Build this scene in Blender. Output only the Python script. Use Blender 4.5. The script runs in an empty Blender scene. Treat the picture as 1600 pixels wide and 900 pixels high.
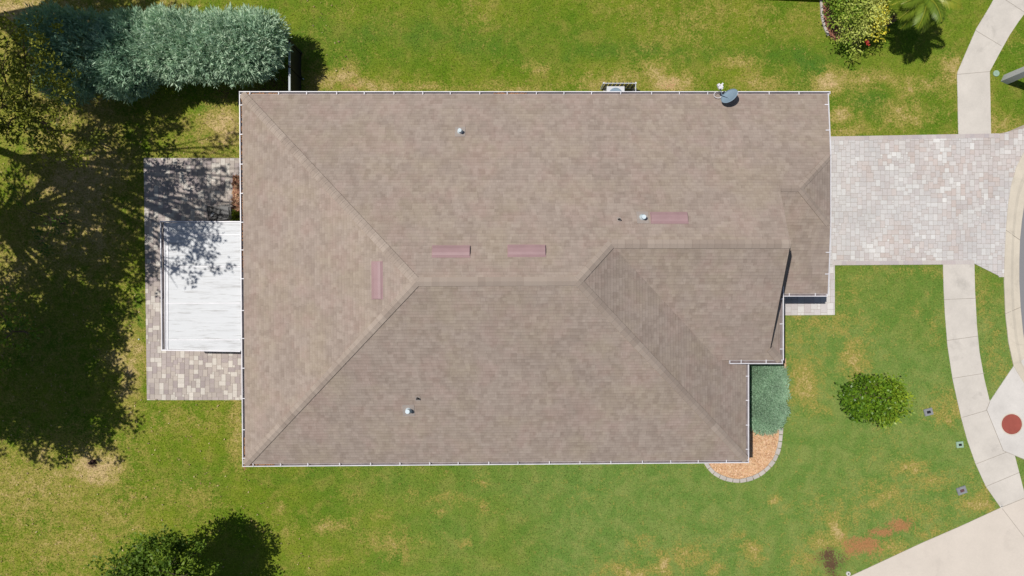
import bpy, math, random
import numpy as np
from mathutils import Vector

random.seed(7)
rng = np.random.default_rng(11)
C = bpy.context.scene
COL = C.collection
HC, FPX = 35.0, 1120.0            # camera height (m), focal length in photo pixels

# ------------------------------------------------------------------ camera, light, exposure
cam = bpy.data.cameras.new("camera"); cam.lens = 36.0*FPX/1600.0; cam.sensor_width = 36
cam.clip_end = 4000; cam.clip_start = 0.5
co = bpy.data.objects.new("camera", cam); COL.objects.link(co)
co.location = (0, 0, HC); C.camera = co
SX, SY = 0.40, -0.145             # shadow of one metre of height
sun_vec = Vector((-SX, -SY, 1)).normalized()
w = bpy.data.worlds.new("World"); C.world = w; w.use_nodes = True
nt = w.node_tree; bg = nt.nodes["Background"]
sky = nt.nodes.new("ShaderNodeTexSky"); sky.sky_type = 'NISHITA'; sky.sun_disc = False
sky.sun_elevation = math.asin(sun_vec.z); sky.sun_rotation = math.atan2(sun_vec.x, sun_vec.y)
nt.links.new(sky.outputs[0], bg.inputs[0]); bg.inputs[1].default_value = 0.062
sl = bpy.data.lights.new("sun", 'SUN'); sl.energy = 4.5; sl.angle = math.radians(0.5); sl.color = (1, .955, .89)
so = bpy.data.objects.new("sun", sl); COL.objects.link(so); so.location = (-20, 8, 60)
so.rotation_euler = sun_vec.to_track_quat('Z', 'Y').to_euler()
C.view_settings.view_transform = 'Standard'; C.view_settings.look = 'None'
C.view_settings.exposure = 0.0; C.view_settings.gamma = 1
C.render.engine = 'CYCLES'
C.cycles.max_bounces = 6; C.cycles.transparent_max_bounces = 6

# ------------------------------------------------------------------ helpers
def P(px, py, h=0.0):
    k = (HC-h)/FPX
    return Vector(((px-800)*k, (450-py)*k, h))
def tag(o, label=None, cat=None, group=None, kind=None):
    if label: o['label'] = label
    if cat: o['category'] = cat
    if group: o['group'] = group
    if kind: o['kind'] = kind
    return o
def mk(name, V, F, mat=None, parent=None, smooth=False):
    me = bpy.data.meshes.new(name)
    me.from_pydata([tuple(v) for v in V], [], [tuple(f) for f in F]); me.update()
    if mat:
        for m in (mat if isinstance(mat, (list, tuple)) else [mat]): me.materials.append(m)
    if smooth:
        me.polygons.foreach_set('use_smooth', [True]*len(me.polygons))
    o = bpy.data.objects.new(name, me); COL.objects.link(o)
    if parent: o.parent = parent
    return o
def root(name, loc, label, cat, group=None):
    o = bpy.data.objects.new(name, None); COL.objects.link(o)
    o.location = loc; o.empty_display_size = .3
    return tag(o, label, cat, group)
def keep(o, p):                                   # parent, mesh already in world coordinates
    o.parent = p
    o.matrix_parent_inverse = p.matrix_world.inverted() if False else __import__('mathutils').Matrix.Translation(-Vector(p.location))
    return o
class MB:
    def __init__(s): s.v = []; s.f = []; s.m = []
    def poly(s, pts, mi=0):
        n = len(s.v); s.v += [Vector(p) for p in pts]; s.f.append(list(range(n, n+len(pts)))); s.m.append(mi)
    def prism(s, bot, top, mi=0):
        n = len(s.v); k = len(bot)
        s.v += [Vector(p) for p in bot]+[Vector(p) for p in top]
        s.f.append([n+i for i in reversed(range(k))]); s.f.append([n+k+i for i in range(k)])
        for i in range(k):
            j = (i+1) % k; s.f.append([n+i, n+j, n+k+j, n+k+i])
        s.m += [mi]*(k+2)
    def box(s, c, d, rz=0, mi=0, ax=None):
        c = Vector(c); x, y, z = d[0]/2, d[1]/2, d[2]/2
        if ax is None:
            X = Vector((math.cos(rz), math.sin(rz), 0)); Y = Vector((-math.sin(rz), math.cos(rz), 0)); Z = Vector((0, 0, 1))
        else: X, Y, Z = ax
        b = [c+X*a*x+Y*b_*y-Z*z for a, b_ in ((-1,-1),(1,-1),(1,1),(-1,1))]
        t = [p+Z*2*z for p in b]
        s.prism(b, t, mi)
    def bar(s, a, b, w_, h_, mi=0, up=Vector((0,0,1))):
        a = Vector(a); b = Vector(b); X = (b-a); L = X.length; X = X/L
        Y = up.cross(X)
        Y = Y.normalized() if Y.length > 1e-4 else Vector((1,0,0))
        s.box((a+b)/2, (L, w_, h_), mi=mi, ax=(X, Y, X.cross(Y)))
    def tube(s, pts, rad, n=8, mi=0, cap=True):
        pts = [Vector(p) for p in pts]; st = len(s.v)
        for i, p in enumerate(pts):
            t = (pts[min(i+1, len(pts)-1)]-pts[max(i-1, 0)]).normalized()
            a = t.cross(Vector((0, 0, 1)));
            if a.length < .05: a = t.cross(Vector((1, 0, 0)))
            a.normalize(); b = t.cross(a)
            r = rad[i] if hasattr(rad, '__len__') else rad
            for k in range(n):
                q = 2*math.pi*k/n; s.v.append(p+a*math.cos(q)*r+b*math.sin(q)*r)
        for i in range(len(pts)-1):
            for k in range(n):
                k2 = (k+1) % n
                s.f.append([st+i*n+k, st+i*n+k2, st+(i+1)*n+k2, st+(i+1)*n+k]); s.m.append(mi)
        if cap:
            s.f.append([st+k for k in range(n)]); s.m.append(mi)
            s.f.append([st+(len(pts)-1)*n+k for k in reversed(range(n))]); s.m.append(mi)
    def build(s, name, mat, parent=None, smooth=False, fixn=True):
        o = mk(name, s.v, s.f, mat, None, smooth)
        o.data.polygons.foreach_set('material_index', s.m)
        if fixn:
            import bmesh
            bm = bmesh.new(); bm.from_mesh(o.data); bmesh.ops.recalc_face_normals(bm, faces=bm.faces[:]); bm.to_mesh(o.data); bm.free()
        if parent: keep(o, parent)
        return o

# ------------------------------------------------------------------ node helper
class NT:
    def __init__(s, name):
        s.m = bpy.data.materials.new(name); s.m.use_nodes = True; s.t = s.m.node_tree
        s.b = s.t.nodes["Principled BSDF"]; s.out = s.t.nodes["Material Output"]
    def n(s, typ, ins=None, **kw):
        d = s.t.nodes.new(typ)
        for k, v in kw.items(): setattr(d, k, v)
        if ins:
            for k, v in ins.items(): s.put(d.inputs[k], v)
        return d
    def put(s, sock, v):
        if hasattr(v, 'is_output') and v.is_output: s.t.links.new(v, sock)
        else:
            if isinstance(v, (tuple, list)) and len(v) == 3 and sock.type == 'RGBA': v = (*v, 1)
            sock.default_value = v
    def math(s, op, a, b=0.0, c=None, clamp=False):
        d = s.n('ShaderNodeMath', {0: a, 1: b}, operation=op, use_clamp=clamp)
        if c is not None: s.put(d.inputs[2], c)
        return d.outputs[0]
    def mix(s, f, a, b, mode='MIX'):
        d = s.n('ShaderNodeMix', data_type='RGBA', blend_type=mode)
        s.put(d.inputs[0], f); s.put(d.inputs[6], a); s.put(d.inputs[7], b); return d.outputs[2]
    def noise(s, vec, scale, detail=3, rough=.55, dist=0):
        d = s.n('ShaderNodeTexNoise', {'Scale': scale, 'Detail': detail, 'Roughness': rough, 'Distortion': dist})
        if vec is not None: s.put(d.inputs['Vector'], vec)
        return d.outputs['Fac']
    def map(s, v, a, b, c=0., d=1.):
        q = s.n('ShaderNodeMapRange', {0: v, 1: a, 2: b, 3: c, 4: d}); return q.outputs[0]
    def obj(s): return s.n('ShaderNodeTexCoord').outputs['Object']
    def pos(s): return s.n('ShaderNodeNewGeometry').outputs['Position']
    def scale(s, vec, sc, rot=(0,0,0)):
        return s.n('ShaderNodeMapping', {'Vector': vec, 'Scale': sc, 'Rotation': rot}).outputs[0]
    def attr(s, nm): return s.n('ShaderNodeAttribute', attribute_name=nm)
    def bump(s, h, dist, strength=1.0):
        d = s.n('ShaderNodeBump', {'Height': h, 'Distance': dist, 'Strength': strength}); s.t.links.new(d.outputs[0], s.b.inputs['Normal']); return d
    def fin(s, col, rough=.8, spec=.3, metal=0):
        s.put(s.b.inputs['Base Color'], col); s.put(s.b.inputs['Roughness'], rough)
        s.put(s.b.inputs['Specular IOR Level'], spec); s.put(s.b.inputs['Metallic'], metal); return s.m
def simple(name, col, rough=.6, var=.12, scale=3, spec=.3, metal=0):
    t = NT(name); p = t.pos(); n = t.noise(p, scale, 4)
    f = t.map(n, .25, .75, 1-var, 1+var)
    c = t.mix(1.0, col, t.n('ShaderNodeCombineColor', {0: f, 1: f, 2: f}).outputs[0], 'MULTIPLY')
    return t.fin(c, rough, spec, metal)
def gray(t, f): return t.n('ShaderNodeCombineColor', {0: f, 1: f, 2: f}).outputs[0]

# ------------------------------------------------------------------ materials
def m_grass():
    t = NT('grass'); p = t.pos()
    dry, rust, lush, soil, cool = (t.attr(a).outputs['Fac'] for a in ('dry', 'rust', 'lush', 'soil', 'cool'))
    n1 = t.noise(p, .5, 5, .62); n2 = t.noise(p, 2.6, 5, .68, .4); n3 = t.noise(p, 11, 3, .7); n4 = t.noise(p, 27, 2, .7)
    n5 = t.noise(t.scale(p, (1, 1, 1), (0, 0, .7)), 1.1, 4, .65, .5)
    sub = lambda n, k: t.math('MULTIPLY', t.math('SUBTRACT', n, .5), k)
    g = t.mix(t.map(n1, .36, .64), (.092, .165, .010), (.165, .205, .018))
    g = t.mix(t.map(n5, .5, .68), g, (.20, .205, .034))
    g = t.mix(t.math('MULTIPLY', lush, t.map(n5, .35, .6, 1.15, .55)), g, (.066, .146, .020))
    g = t.mix(cool, g, t.mix(t.map(n5, .4, .65), (.118, .200, .040), (.185, .235, .062)))
    d = t.math('ADD', t.math('ADD', dry, sub(n2, 1.35)), sub(n3, 1.25))
    c = t.mix(t.map(d, .12, .50), g, (.27, .235, .055))
    c = t.mix(t.map(d, .50, 1.0), c, (.50, .365, .19))
    r = t.map(t.math('ADD', rust, t.math('ADD', sub(n2, 1.6), sub(n3, 1.4))), .35, .85)
    c = t.mix(t.math('MULTIPLY', r, .85), c, (.34, .15, .07))
    s_ = t.map(t.math('ADD', soil, t.math('ADD', sub(n2, 1.2), sub(n3, 2.0))), .4, .8)
    c = t.mix(s_, c, (.10, .06, .035))
    f = t.math('MULTIPLY', t.map(n3, .25, .75, .80, 1.2), t.map(n4, .2, .8, .55, 1.45))
    c = t.mix(1.0, c, gray(t, f), 'MULTIPLY')
    t.bump(t.math('ADD', n3, n4), .03, .8)
    return t.fin(c, .9, .05)
def m_shingle():
    t = NT('asphalt_shingles'); uv = t.n('ShaderNodeUVMap').outputs[0]
    s = t.n('ShaderNodeSeparateXYZ', {0: uv})
    u, v = s.outputs[0], s.outputs[1]
    vr = t.math('DIVIDE', v, .145); row = t.math('FLOOR', vr); fr = t.math('FRACT', vr)
    off = t.n('ShaderNodeTexWhiteNoise', {'W': row}, noise_dimensions='1D').outputs['Value']
    uc = t.math('ADD', t.math('DIVIDE', u, .34), t.math('MULTIPLY', off, 7.3)); col = t.math('FLOOR', uc); fc = t.math('FRACT', uc)
    wn = t.n('ShaderNodeTexWhiteNoise', {'Vector': t.n('ShaderNodeCombineXYZ', {0: col, 1: row}).outputs[0]}, noise_dimensions='2D').outputs['Value']
    uc2 = t.math('ADD', t.math('DIVIDE', u, .17), t.math('MULTIPLY', off, 3.1)); col2 = t.math('FLOOR', uc2)
    wn2 = t.n('ShaderNodeTexWhiteNoise', {'Vector': t.n('ShaderNodeCombineXYZ', {0: col2, 1: row}).outputs[0]}, noise_dimensions='2D').outputs['Value']
    r3 = t.math('FLOOR', t.math('ADD', t.math('DIVIDE', v, .29), .37)); o3 = t.n('ShaderNodeTexWhiteNoise', {'W': t.math('ADD', r3, 91.3)}, noise_dimensions='1D').outputs['Value']
    c3 = t.math('FLOOR', t.math('ADD', t.math('DIVIDE', u, .27), t.math('MULTIPLY', o3, 5.1)))
    wn3 = t.n('ShaderNodeTexWhiteNoise', {'Vector': t.n('ShaderNodeCombineXYZ', {0: c3, 1: r3}).outputs[0]}, noise_dimensions='2D').outputs['Value']
    a = t.math('ADD', t.math('ADD', t.math('MULTIPLY', wn, .12), t.math('MULTIPLY', wn2, .42)), t.math('MULTIPLY', wn3, .46))
    c = t.mix(a, (.236, .187, .157), (.338, .279, .239))
    p = t.pos()
    b1 = t.noise(p, .55, 4, .6); b2 = t.noise(t.scale(p, (1,1,1), (0,0,1)), .9, 4, .6)
    c = t.mix(t.math('MULTIPLY', t.map(b1, .45, .65), .6), c, t.mix(a, (.255, .204, .155), (.338, .280, .215)))
    c = t.mix(t.math('MULTIPLY', t.map(b2, .48, .66), .6), c, t.mix(a, (.27, .195, .165), (.35, .268, .236)))
    line = t.math('GREATER_THAN', fr, .86)  # butt shadow at each course edge, darkened into the shingle colour
    ln = t.math('SUBTRACT', 1, t.math('MULTIPLY', line, .10))
    gr = t.map(t.noise(p, 60, 2), .3, .7, .93, 1.07)
    joint = t.math('SUBTRACT', 1, t.math('MULTIPLY', t.math('LESS_THAN', fc, .04), .15))
    st = t.map(t.noise(p, .35, 5, .7), .3, .7, .94, 1.05)
    c = t.mix(1.0, c, gray(t, t.math('MULTIPLY', t.math('MULTIPLY', ln, st), t.math('MULTIPLY', gr, joint))), 'MULTIPLY')
    t.bump(t.math('ADD', t.math('SUBTRACT', 1, fr), t.math('MULTIPLY', wn, .4)), .007, .45)
    return t.fin(c, .9, .2)
def m_cap():
    t = NT('ridge_cap_shingles'); uv = t.n('ShaderNodeUVMap').outputs[0]
    s = t.n('ShaderNodeSeparateXYZ', {0: uv})
    r = t.math('FLOOR', t.math('DIVIDE', s.outputs[0], .9)); r2 = t.math('FLOOR', t.math('DIVIDE', s.outputs[0], .3))
    w1 = t.n('ShaderNodeTexWhiteNoise', {'W': r}, noise_dimensions='1D').outputs['Value']
    w2 = t.n('ShaderNodeTexWhiteNoise', {'W': r2}, noise_dimensions='1D').outputs['Value']
    c = t.mix(t.math('ADD', t.math('MULTIPLY', w1, .6), t.math('MULTIPLY', w2, .4)), (.256, .205, .172), (.350, .290, .245))
    ln = t.math('SUBTRACT', 1, t.math('MULTIPLY', t.math('GREATER_THAN', t.math('FRACT', t.math('DIVIDE', s.outputs[0], .3)), .93), .15))
    c = t.mix(1.0, c, gray(t, ln), 'MULTIPLY')
    return t.fin(c, .9, .2)
def m_paver():
    t = NT('concrete_pavers'); a = t.attr('pcol'); p = t.pos()
    f = t.math('MULTIPLY', t.map(t.noise(p, 25, 4, .7), .25, .75, .88, 1.10), t.map(t.noise(p, .7, 4), .3, .7, .92, 1.06))
    c = t.mix(1.0, a.outputs['Color'], gray(t, f), 'MULTIPLY')
    t.bump(t.noise(p, 40, 3), .006, .6)
    return t.fin(c, .85, .2)
def m_conc(name, base, stain=.12):
    t = NT(name); p = t.pos()
    n = t.noise(p, .8, 5, .62); n2 = t.noise(p, 14, 4, .7); n3 = t.noise(p, 70, 2)
    st = t.map(t.noise(t.scale(p, (.5, .5, 1)), 1.1, 5, .7, .6), .56, .78, 0, stain*1.6)
    f = t.math('MULTIPLY', t.map(n, .3, .7, 1-stain*.5, 1+stain*.4), t.math('MULTIPLY', t.map(n2, .3, .7, .96, 1.04), t.map(n3, .3, .7, .96, 1.04)))
    f = t.math('MULTIPLY', f, t.math('SUBTRACT', 1, st))
    c = t.mix(1.0, base, gray(t, f), 'MULTIPLY')
    t.bump(n3, .003, .5)
    return t.fin(c, .85, .25)
def m_leaf(name, cols, trans=.25, rough=.55):
    t = NT(name); a = t.attr('tint').outputs['Fac']; p = t.pos()
    cr = t.n('ShaderNodeValToRGB', {0: a}); r = cr.color_ramp
    while len(r.elements) < len(cols): r.elements.new(.5)
    for i, c in enumerate(cols):
        r.elements[i].position = i/(len(cols)-1); r.elements[i].color = (*c, 1)
    c = t.mix(1.0, cr.outputs[0], gray(t, t.map(t.noise(p, 1.3, 3), .3, .7, .86, 1.16)), 'MULTIPLY')
    t.fin(c, rough, .3)
    tr = t.n('ShaderNodeBsdfTranslucent', {'Color': c}); mx = t.n('ShaderNodeMixShader', {0: trans})
    t.t.links.new(t.b.outputs[0], mx.inputs[1]); t.t.links.new(tr.outputs[0], mx.inputs[2]); t.t.links.new(mx.outputs[0], t.out.inputs[0])
    return t.m
def m_mulch(name, a_, b_, c_):
    t = NT(name); p = t.pos()
    v = t.n('ShaderNodeTexVoronoi', {'Vector': t.scale(p, (14, 26, 14), (0, 0, .5)), 'Scale': 1.0}); 
    sep = t.n('ShaderNodeSeparateColor', {0: v.outputs['Color']}).outputs[0]
    c = t.mix(sep, a_, b_); c = t.mix(t.map(t.noise(p, 9, 4, .7), .52, .68), c, c_)
    t.bump(t.math('ADD', v.outputs['Distance'], t.noise(p, 30, 3)), .03, .8)
    return t.fin(c, .9, .15)
def m_panel():
    t = NT('white_roof_membrane'); p = t.pos()
    st = t.noise(t.scale(p, (.55, 5.5, 1)), 1, 5, .7, .5); st2 = t.noise(t.scale(p, (.9, 14, 1)), 1, 3, .6)
    big = t.noise(p, .6, 3)
    f = t.math('MULTIPLY', t.map(st, .50, .66), t.map(big, .40, .60, .15, 1))
    f = t.math('MAXIMUM', t.math('MULTIPLY', f, .8), t.math('MULTIPLY', t.map(st2, .58, .70), .65))
    c = t.mix(f, (.50, .515, .53), (.25, .245, .24))
    t.bump(t.math('ADD', st, st2), .02, .3)
    return t.fin(c, .5, .35)
def m_asphalt():
    t = NT('asphalt'); p = t.pos()
    c = t.mix(t.noise(p, 80, 3, .7), (.15, .15, .16), (.24, .24, .25)); t.bump(t.noise(p, 90, 2), .004)
    return t.fin(c, .9, .2)
M = dict(
    grass=m_grass(), shingle=m_shingle(), cap=m_cap(), paver=m_paver(),
    joint=simple('paver_sand_joint', (.30, .26, .22), .95),
    walk=m_conc('sidewalk_concrete', (.50, .465, .42), .2), pad=m_conc('pad_concrete', (.52, .495, .465), .2),
    drive=m_conc('driveway_concrete', (.53, .475, .415), .08), curb=m_conc('curb_concrete', (.50, .45, .37), .22),
    stone=m_conc('edging_stone', (.42, .385, .35), .3), line=simple('slab_joint', (.29, .26, .225), .95),
    asphalt=m_asphalt(), white=simple('white_aluminium', (.60, .59, .62), .4, .16, 2),
    gin=simple('gutter_inside', (.16, .13, .13), .7, .35, 4), debris=simple('dead_leaves', (.26, .13, .06), .9, .4, 20),
    stucco=simple('cream_stucco', (.52, .46, .38), .9, .05, 8), vent=simple('rose_painted_metal', (.30, .195, .20), .5, .08, 2),
    black=simple('black_metal', (.015, .016, .018), .45, .3, 10), dark=simple('dark_bronze', (.02, .02, .022), .6, .2),
    lead=simple('grey_lead', (.36, .40, .42), .5, .1), dish=simple('dish_grey_blue', (.185, .255, .32), .45, .05),
    panel=m_panel(), acgrey=simple('ac_cabinet', (.52, .53, .55), .5, .05), bark=simple('bark', (.13, .095, .07), .95, .35, 6),
    glass=simple('dark_window_glass', (.03, .04, .05), .1, .1), red=m_conc('rust_red_cover', (.27, .070, .052), .35),
    pole=m_conc('grey_concrete_post', (.42, .43, .43), .1), lidgrey=simple('grey_plastic_lid', (.20, .21, .22), .7, .15, 9),
    lidgreen=simple('green_plastic_lid', (.25, .36, .27), .7, .12, 9), lidred=simple('reader_lid', (.10, .05, .05), .6),
    mulch=m_mulch('straw_mulch', (.52, .31, .16), (.62, .43, .26), (.30, .17, .09)),
    mulchred=m_mulch('red_mulch', (.26, .10, .065), (.40, .20, .14), (.16, .08, .05)),
    neigh=simple('neighbour_shingles', (.20, .16, .13), .9, .15, 3), door=simple('garage_door_paint', (.62, .58, .52), .5, .04),
)
M['juniper'] = m_leaf('blue_green_needles', [(.25, .40, .27), (.44, .60, .42), (.63, .74, .55)], .25)
M['junbed'] = m_leaf('grey_green_juniper', [(.18, .34, .20), (.30, .46, .30), (.42, .57, .42)], .25)
M['oak'] = m_leaf('oak_leaves', [(.03, .07, .010), (.06, .125, .016), (.13, .21, .028)], .3)
M['elm'] = m_leaf('elm_leaves', [(.04, .085, .010), (.095, .17, .014), (.21, .29, .025)], .3)
M['yel'] = m_leaf('yellow_green_leaves', [(.06, .09, .012), (.16, .185, .018), (.34, .34, .04)], .3)
M['citrus'] = m_leaf('citrus_leaves', [(.05, .12, .010), (.13, .24, .014), (.30, .38, .03)], .25, .4)
M['croton'] = m_leaf('pale_shrub_leaves', [(.15, .27, .02), (.38, .46, .07), (.56, .60, .17), (.66, .58, .04)], .25)
M['palm'] = m_leaf('palm_leaflets', [(.10, .17, .015), (.20, .27, .025), (.30, .31, .03)], .3, .4)
M['flower'] = simple('red_flower', (.34, .03, .025), .6, .3, 30)

# ------------------------------------------------------------------ numpy fields for the lawn
LAT = rng.random((256, 256))
def vnoise(x, y, sc):
    x = x*sc+77.3; y = y*sc+41.7
    xi = np.floor(x).astype(int); yi = np.floor(y).astype(int); fx = x-xi; fy = y-yi
    fx = fx*fx*(3-2*fx); fy = fy*fy*(3-2*fy)
    g = lambda a, b: LAT[a % 256, b % 256]
    return (g(xi, yi)*(1-fx)+g(xi+1, yi)*fx)*(1-fy)+(g(xi, yi+1)*(1-fx)+g(xi+1, yi+1)*fx)*fy
def fbm(x, y, sc, o=4):
    s = 0; a = .5
    for i in range(o): s = s+a*vnoise(x+i*9.1, y-i*5.3, sc); sc *= 2.1; a *= .5
    return s/.94
DRY = [(520,118,40,22,.8),(570,134,60,12,.7),(660,138,60,9,.5),(800,136,80,9,.45),(838,104,22,12,.55),(945,128,55,12,.55),(1050,128,34,17,.8),
 (1155,100,30,13,.65),(1190,130,40,16,.6),(1305,124,26,16,.95),(1360,122,60,12,.55),(1418,178,34,22,.6),(1482,110,18,20,.8),(1430,132,50,14,.5),(1330,205,40,8,.5),
 (1310,182,18,10,.6),(1150,25,90,26,.32),(1020,15,80,20,.22),(1090,50,60,16,.22),(960,205,10,5,.1),(1240,30,60,22,.25),(1535,130,20,26,.4),(1580,60,30,30,.15),
 (1560,190,30,16,.4),(1262,605,24,40,.75),(1272,640,20,16,.5),(1338,556,22,22,.75),(1340,590,14,14,.3),(1290,505,60,18,.42),(1250,540,30,30,.35),(1310,470,40,20,.22),(1430,485,12,7,.5),
 (1475,636,26,20,.6),(1462,520,10,25,.35),(1535,480,18,60,.3),(1555,560,20,40,.35),(1426,732,26,10,.65),(1455,755,30,12,.55),(1530,785,24,18,.7),(1505,790,20,10,.5),(1390,775,36,16,.5),
 (1370,790,16,10,.6),(1430,800,40,16,.4),(1310,835,13,20,.7),(1285,850,16,10,.5),(1395,858,30,10,.5),(1460,830,30,14,.4),(1500,740,40,14,.25),(1340,800,14,16,.4),(1260,880,30,14,.35),(1210,782,7,6,.9),
 (1430,425,90,8,.25),(1330,440,30,16,.25),(1075,868,30,18,.5),(1030,882,14,14,.8),(985,888,40,14,.6),(1000,850,20,12,.4),(1170,868,16,16,.6),(1118,890,10,14,.6),(1150,838,14,8,.4),(1062,862,16,8,.5),
 (700,778,26,7,.5),(755,792,8,12,.5),(520,822,28,9,.5),(590,808,14,8,.4),(605,848,34,14,.5),(614,862,20,20,.35),(553,777,16,6,.4),(648,774,10,8,.35),(690,798,14,6,.4),(725,848,8,6,.5),(752,755,10,5,.6),(435,800,8,12,.5),(446,830,16,10,.4),(510,875,30,10,.3),
 (145,722,34,34,.75),(150,745,26,16,.4),(50,760,90,50,.35),(30,730,60,30,.3),(300,780,40,24,.3),(170,800,60,40,.25),(110,855,70,34,.3),(205,590,16,70,.55),(180,560,14,20,.6),(372,650,10,60,.5),(300,655,60,14,.28),
 (140,330,60,110,.35),(120,170,90,60,.3),(60,430,70,120,.15),(350,190,20,30,.5),(260,200,60,30,.25),(370,700,12,30,.5),(10,20,30,20,.6),(760,690,1,1,0)]
RUST = [(1345,858,30,15,1),(1405,824,26,12,1),(1378,832,20,7,1),(1310,125,12,8,.35),(1050,130,18,10,.45),(550,138,20,8,.4),(1230,475,20,5,.3)]
SOIL = [(1293,878,20,16,.9),(1300,892,16,8,.6),(144,721,9,7,.9),(436,140,20,60,.7),(400,150,60,12,.7),(150,140,120,14,.6)]
LUSH = [(640,60,260,26,.6),(1000,82,260,18,.55),(480,20,60,20,.2),(1350,165,30,20,.6),(1260,95,50,26,.6),(1420,600,110,60,.45),(1240,740,160,50,.5),(1440,500,50,60,.35),(900,760,300,16,.4),
 (470,745,70,14,.4),(900,840,160,40,.35),(1100,780,100,40,.45),(1290,720,90,40,.45),(1380,440,80,16,.3),(1300,560,14,14,.5),(300,745,60,18,.3),(260,770,30,12,.2),(60,500,40,60,.3),(220,480,12,30,.5),(340,165,16,14,.5)]
def blobs(x, y, L):
    px = x*FPX/HC+800; py = 450-y*FPX/HC; r = np.zeros_like(px)
    jx = (fbm(x, y, .9)-.5)*60; jy = (fbm(y+30, x, .9)-.5)*60
    sc = 1.0
    for cx, cy, rx, ry, s in L:
        j = min(1, min(rx, ry)/25)
        q = ((px-cx+jx*j)/(rx*1.05))**2+((py-cy+jy*j)/(ry*1.05))**2
        r = np.maximum(r, s*np.exp(-q*.75))
    return r
def fields(x, y):
    px = x*FPX/HC+800; py = 450-y*FPX/HC
    base = fbm(x, y, .25, 5)
    left = np.clip((430-px)/330, 0, 1)
    dry = np.clip((base-.50)*1.2, 0, .4)+left*.17+np.where((py < 50), .05, 0)-np.clip((px-500)/900, 0, .12)-np.where(py > 300, .06, 0)*np.clip((px-400)/200, 0, 1)
    dry = np.maximum(dry, 0)+blobs(x, y, DRY)*.95
    lush = np.clip(blobs(x, y, LUSH)+np.clip((px-1150)/500, 0, .22), 0, .8)
    dry = dry*(1-.45*lush)
    cool = np.clip((px-420)/700, 0, 1)*np.clip((py-300)/300, 0, 1)
    cool = np.clip(cool*1.15*(.6+.8*fbm(x+9, y, .3)), 0, .95)
    return dry, blobs(x, y, RUST), lush, blobs(x, y, SOIL), cool

# ------------------------------------------------------------------ ground sheet
def axis(lo, hi, st):
    a = list(np.arange(lo, hi+st/2, st)); d = st; l = []; v = lo
    while v > -1500: d *= 1.5; v -= d; l.append(v)
    r = []; d = st; v = a[-1]
    while v < 1500: d *= 1.5; v += d; r.append(v)
    return np.array(l[::-1]+a+r)
X = axis(-29, 29, .14); Y = axis(-17.5, 17.5, .14); gx, gy = np.meshgrid(X, Y)
nx, ny = len(X), len(Y)
V = np.stack([gx.ravel(), gy.ravel(), np.zeros(nx*ny)], 1)
V[:, 2] = (fbm(V[:, 0], V[:, 1], .15, 3)-.5)*.0
ii = np.arange((ny-1)*(nx-1)); r_ = ii//(nx-1); c_ = ii % (nx-1); a0 = r_*nx+c_
F = np.stack([a0, a0+1, a0+nx+1, a0+nx], 1)
def fastmesh(name, V, F, mat, attrs=None, smooth=False, domain='POINT'):
    me = bpy.data.meshes.new(name); me.vertices.add(len(V)); me.vertices.foreach_set('co', np.ascontiguousarray(V, np.float32).ravel())
    k = F.shape[1]; me.loops.add(F.size); me.loops.foreach_set('vertex_index', F.astype(np.int32).ravel())
    me.polygons.add(len(F)); me.polygons.foreach_set('loop_start', np.arange(0, F.size, k, dtype=np.int32))
    me.update(calc_edges=True); me.materials.append(mat)
    for nm, arr in (attrs or {}).items():
        at = me.attributes.new(nm, 'FLOAT', domain); at.data.foreach_set('value', np.ascontiguousarray(arr, np.float32))
    if smooth: me.polygons.foreach_set('use_smooth', np.ones(len(F), bool))
    o = bpy.data.objects.new(name, me); COL.objects.link(o); return o
d_, u_, l_, s_, c_o = fields(V[:, 0], V[:, 1])
tag(fastmesh('ground', V, F, M['grass'], dict(dry=d_, rust=u_, lush=l_, soil=s_, cool=c_o)), kind='structure')

# ------------------------------------------------------------------ flat paving
def flat(name, pts, z, mat, kind='structure', z0=-.05):
    g = [P(x, y) for x, y in pts]; b = MB()
    b.prism([Vector((p.x, p.y, z0)) for p in g], [Vector((p.x, p.y, z)) for p in g])
    return b, name
def slab(name, polys, z, mat, joints=(), jz=None):
    b = MB()
    for pts in polys:
        g = [P(x, y) for x, y in pts]
        b.prism([Vector((p.x, p.y, -.06)) for p in g], [Vector((p.x, p.y, z)) for p in g], 0)
    for (x0, y0, x1, y1) in joints:
        a = P(x0, y0); c = P(x1, y1); a.z = c.z = z-.004
        b.bar(a, c, .022, .016, 1)
    return tag(b.build(name, [mat, M['line']]), kind='structure')
SW_UP = [(1556,-8),(1545,12),(1525,45),(1508,84),(1496,112),(1495,118),(1496,160),(1497,214),(1548,211),(1547,155),(1546,112),(1562,82),(1577,55),(1591,34),(1606,14),(1640,-40),(1575,-40)]
slab('sidewalk', [SW_UP], .028, M['walk'], [(1495,116.5,1546,112),(1524,48,1564,72),(1566,-3,1601,20)])
SW_LO = [(1473,412),(1474,450),(1476,490),(1480,540),(1488,592),(1494,620),(1502,655),(1511,688),(1524,725),(1540,760),(1563,793),(1602,777),(1585,711),(1567,704),(1541,641),(1546,627),(1537,590),(1530,550),(1526,510),(1523,455),(1522,412)]
slab('sidewalk', [SW_LO], .028, M['walk'], [(1474,468,1524,466),(1479,532,1528,525),(1488,591,1538,583),(1503,652,1541,641),(1524,725,1573,706),(1540,760,1592,738)])
PAD = [(1583,572),(1546,627),(1541,640),(1567,704),(1600,718),(1660,740),(1680,600),(1600,560)]
slab('sidewalk_ramp', [PAD], .033, M['pad'], [(1546,627,1541,640),(1541,640,1567,704),(1567,704,1601,718)])
DRV2 = [(1326,901),(1380,876),(1440,848),(1500,822),(1563,793),(1600,777),(1680,745),(1760,1000),(1500,1100),(1240,940)]
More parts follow.
